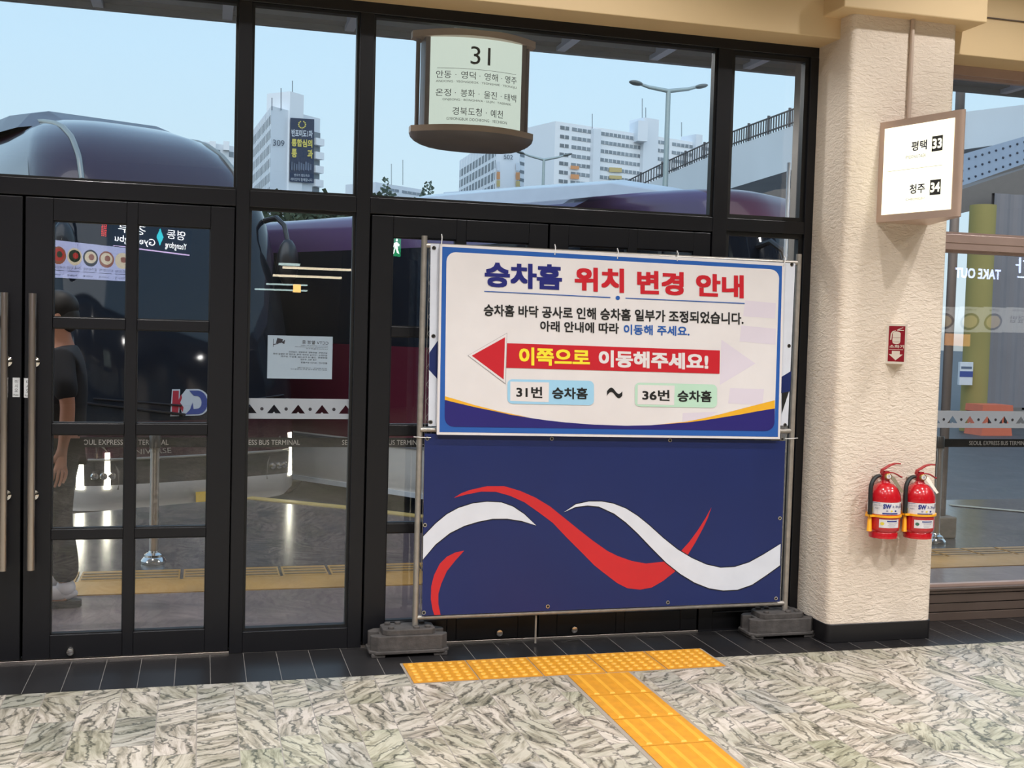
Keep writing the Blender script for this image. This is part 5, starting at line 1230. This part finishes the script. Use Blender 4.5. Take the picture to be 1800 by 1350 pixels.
MB().box(bp_.x-.11, bp_.x+.09, bp_.y, bp_.y+.2, -.006, .165, 'rough_concrete').build('base_block', o, bevel=.012)
MB().tube([(bp_.x+.01, bp_.y+.1, .16), (bp_.x+.01, bp_.y+.1, zc+.5)], .036, mat('post_grey', (120, 112, 108), .6), 14).build('pole', o, smooth=40)
mat('barrier', (226, 116, 84), .5); 
bq = wp(1752, 766, 9.6); bz = G(1752, 766, ROAD); bx_, by_ = bz.x, bz.y
sc_ = (Vector((bx_, by_, 0))-CAM).dot(FW)/2004
o = MB()
w_ = 64*sc_; h_ = 54*sc_
o.prism([(bx_-w_*.5, by_, ROAD), (bx_+w_*.5, by_, ROAD), (bx_+w_*.46, by_, ROAD+h_*.28), (bx_+w_*.40, by_, ROAD+h_*.34), (bx_+w_*.38, by_, ROAD+h_*.72), (bx_+w_*.50, by_, ROAD+h_*.78), (bx_+w_*.48, by_, ROAD+h_), (bx_-w_*.48, by_, ROAD+h_), (bx_-w_*.50, by_, ROAD+h_*.78), (bx_-w_*.38, by_, ROAD+h_*.72), (bx_-w_*.40, by_, ROAD+h_*.34), (bx_-w_*.46, by_, ROAD+h_*.28)], (0, .55, 0), 'barrier')
for k in range(4): o.box(bx_-w_*.30+k*w_*.17, bx_-w_*.30+k*w_*.17+w_*.08, by_-.02, by_+.0, ROAD+h_*.40, ROAD+h_*.66, 'bus_dark')
o.build('traffic_barrier', label='orange plastic traffic barrier on the road beyond the right window', cat='barrier')
pa_, pb_ = G(1675, 889), G(1810, 901); d_ = Vector((.02, .10, 0))
MB().prism([tuple(pa_), tuple(pb_), tuple(pb_+d_), tuple(pa_+d_)], (0, 0, .002), mat('line_paint', (196, 184, 160), .6)).build('painted_line', label='pale painted ground line outside the right window', cat='road marking')
wq = wp(1384, 360, 2.3); MB().tube([(wq.x, 2.3, -.006), (wq.x, 2.3, wp(1388, 286, 2.3).z)], .014, 'bus_white', 10).build('white_post', smooth=40, label='slim white post before the grey column outside', cat='post')

# ================================================================== hall behind the viewer, seen as reflections in the glazing
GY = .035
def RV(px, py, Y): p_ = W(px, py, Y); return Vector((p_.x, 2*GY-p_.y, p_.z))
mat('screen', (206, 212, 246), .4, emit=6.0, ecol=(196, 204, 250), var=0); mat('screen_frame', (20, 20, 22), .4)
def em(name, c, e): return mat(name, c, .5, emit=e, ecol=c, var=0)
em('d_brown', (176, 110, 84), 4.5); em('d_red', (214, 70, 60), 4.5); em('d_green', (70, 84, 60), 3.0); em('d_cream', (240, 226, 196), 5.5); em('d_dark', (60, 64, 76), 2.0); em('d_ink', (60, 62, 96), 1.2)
def rq(quad, Y):
    f = bil(quad)
    def g(u, v, e=0.0):
        p_ = RV(*f(u, v), Y); return (p_.x, p_.y+e, p_.z)
    return g
YM = 8.2
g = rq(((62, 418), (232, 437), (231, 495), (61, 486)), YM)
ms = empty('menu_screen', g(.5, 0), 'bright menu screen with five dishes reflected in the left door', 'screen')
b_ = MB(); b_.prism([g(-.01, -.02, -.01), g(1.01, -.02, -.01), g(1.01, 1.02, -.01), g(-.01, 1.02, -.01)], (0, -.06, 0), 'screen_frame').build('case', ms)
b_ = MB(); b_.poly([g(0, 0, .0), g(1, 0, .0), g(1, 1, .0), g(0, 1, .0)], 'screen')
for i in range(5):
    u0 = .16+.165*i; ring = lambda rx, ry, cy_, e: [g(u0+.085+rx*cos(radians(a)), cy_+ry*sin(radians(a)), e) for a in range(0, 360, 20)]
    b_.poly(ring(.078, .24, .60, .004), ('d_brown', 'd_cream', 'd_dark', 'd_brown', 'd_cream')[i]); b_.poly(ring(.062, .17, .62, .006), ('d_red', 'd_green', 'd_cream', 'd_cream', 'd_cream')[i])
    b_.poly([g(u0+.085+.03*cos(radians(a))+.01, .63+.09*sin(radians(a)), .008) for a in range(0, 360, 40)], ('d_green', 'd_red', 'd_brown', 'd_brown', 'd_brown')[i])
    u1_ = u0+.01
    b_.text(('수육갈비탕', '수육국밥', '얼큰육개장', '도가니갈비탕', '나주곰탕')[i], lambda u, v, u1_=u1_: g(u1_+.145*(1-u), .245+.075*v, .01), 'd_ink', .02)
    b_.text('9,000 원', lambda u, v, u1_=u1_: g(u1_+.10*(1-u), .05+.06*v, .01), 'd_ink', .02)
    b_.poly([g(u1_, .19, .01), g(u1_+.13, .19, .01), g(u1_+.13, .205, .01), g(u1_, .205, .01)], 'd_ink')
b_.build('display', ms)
# neon direction sign
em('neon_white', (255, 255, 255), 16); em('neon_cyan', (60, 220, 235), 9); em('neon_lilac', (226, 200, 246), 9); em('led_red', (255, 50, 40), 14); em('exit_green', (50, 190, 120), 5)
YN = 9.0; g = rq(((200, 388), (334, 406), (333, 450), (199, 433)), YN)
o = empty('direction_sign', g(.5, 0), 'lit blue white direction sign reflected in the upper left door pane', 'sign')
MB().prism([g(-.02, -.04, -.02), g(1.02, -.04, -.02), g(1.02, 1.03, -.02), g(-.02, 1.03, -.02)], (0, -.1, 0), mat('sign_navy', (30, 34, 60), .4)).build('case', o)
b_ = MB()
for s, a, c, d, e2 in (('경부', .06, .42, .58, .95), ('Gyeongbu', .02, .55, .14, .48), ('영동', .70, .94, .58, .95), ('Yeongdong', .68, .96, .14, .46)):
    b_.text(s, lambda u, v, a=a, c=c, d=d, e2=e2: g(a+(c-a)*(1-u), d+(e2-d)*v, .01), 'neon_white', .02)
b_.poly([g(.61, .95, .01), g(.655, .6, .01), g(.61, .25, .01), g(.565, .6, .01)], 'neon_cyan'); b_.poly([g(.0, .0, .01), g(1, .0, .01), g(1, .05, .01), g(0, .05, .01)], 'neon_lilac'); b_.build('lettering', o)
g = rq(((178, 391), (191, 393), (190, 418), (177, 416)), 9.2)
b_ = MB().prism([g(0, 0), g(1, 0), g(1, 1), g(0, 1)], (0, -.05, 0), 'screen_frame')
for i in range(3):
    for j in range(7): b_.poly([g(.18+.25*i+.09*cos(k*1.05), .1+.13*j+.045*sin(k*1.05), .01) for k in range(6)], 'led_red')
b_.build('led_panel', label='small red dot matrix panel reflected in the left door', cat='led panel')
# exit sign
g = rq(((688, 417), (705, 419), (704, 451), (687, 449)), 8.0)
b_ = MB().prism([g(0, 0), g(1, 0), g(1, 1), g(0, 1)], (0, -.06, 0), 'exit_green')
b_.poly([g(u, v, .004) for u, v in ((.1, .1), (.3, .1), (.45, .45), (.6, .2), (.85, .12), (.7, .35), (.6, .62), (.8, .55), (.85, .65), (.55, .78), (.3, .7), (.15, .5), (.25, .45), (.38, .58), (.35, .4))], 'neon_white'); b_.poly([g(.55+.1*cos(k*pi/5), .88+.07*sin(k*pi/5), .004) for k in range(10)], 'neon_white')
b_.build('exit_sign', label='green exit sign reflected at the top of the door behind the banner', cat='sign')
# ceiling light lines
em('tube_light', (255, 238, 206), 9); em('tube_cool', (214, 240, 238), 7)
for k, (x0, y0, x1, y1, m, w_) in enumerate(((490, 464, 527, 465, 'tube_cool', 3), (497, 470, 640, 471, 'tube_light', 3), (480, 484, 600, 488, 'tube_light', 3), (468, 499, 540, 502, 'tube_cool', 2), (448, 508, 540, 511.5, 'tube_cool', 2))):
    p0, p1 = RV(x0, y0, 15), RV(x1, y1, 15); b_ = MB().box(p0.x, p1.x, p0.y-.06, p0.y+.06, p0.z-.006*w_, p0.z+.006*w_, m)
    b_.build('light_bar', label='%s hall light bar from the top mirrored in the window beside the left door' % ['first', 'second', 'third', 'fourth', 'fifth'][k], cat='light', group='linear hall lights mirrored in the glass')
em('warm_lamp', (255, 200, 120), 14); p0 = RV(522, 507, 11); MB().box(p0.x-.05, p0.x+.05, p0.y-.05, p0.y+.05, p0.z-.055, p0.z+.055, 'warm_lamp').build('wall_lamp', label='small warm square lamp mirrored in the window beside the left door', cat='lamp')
# take-out counter reflected in the right window
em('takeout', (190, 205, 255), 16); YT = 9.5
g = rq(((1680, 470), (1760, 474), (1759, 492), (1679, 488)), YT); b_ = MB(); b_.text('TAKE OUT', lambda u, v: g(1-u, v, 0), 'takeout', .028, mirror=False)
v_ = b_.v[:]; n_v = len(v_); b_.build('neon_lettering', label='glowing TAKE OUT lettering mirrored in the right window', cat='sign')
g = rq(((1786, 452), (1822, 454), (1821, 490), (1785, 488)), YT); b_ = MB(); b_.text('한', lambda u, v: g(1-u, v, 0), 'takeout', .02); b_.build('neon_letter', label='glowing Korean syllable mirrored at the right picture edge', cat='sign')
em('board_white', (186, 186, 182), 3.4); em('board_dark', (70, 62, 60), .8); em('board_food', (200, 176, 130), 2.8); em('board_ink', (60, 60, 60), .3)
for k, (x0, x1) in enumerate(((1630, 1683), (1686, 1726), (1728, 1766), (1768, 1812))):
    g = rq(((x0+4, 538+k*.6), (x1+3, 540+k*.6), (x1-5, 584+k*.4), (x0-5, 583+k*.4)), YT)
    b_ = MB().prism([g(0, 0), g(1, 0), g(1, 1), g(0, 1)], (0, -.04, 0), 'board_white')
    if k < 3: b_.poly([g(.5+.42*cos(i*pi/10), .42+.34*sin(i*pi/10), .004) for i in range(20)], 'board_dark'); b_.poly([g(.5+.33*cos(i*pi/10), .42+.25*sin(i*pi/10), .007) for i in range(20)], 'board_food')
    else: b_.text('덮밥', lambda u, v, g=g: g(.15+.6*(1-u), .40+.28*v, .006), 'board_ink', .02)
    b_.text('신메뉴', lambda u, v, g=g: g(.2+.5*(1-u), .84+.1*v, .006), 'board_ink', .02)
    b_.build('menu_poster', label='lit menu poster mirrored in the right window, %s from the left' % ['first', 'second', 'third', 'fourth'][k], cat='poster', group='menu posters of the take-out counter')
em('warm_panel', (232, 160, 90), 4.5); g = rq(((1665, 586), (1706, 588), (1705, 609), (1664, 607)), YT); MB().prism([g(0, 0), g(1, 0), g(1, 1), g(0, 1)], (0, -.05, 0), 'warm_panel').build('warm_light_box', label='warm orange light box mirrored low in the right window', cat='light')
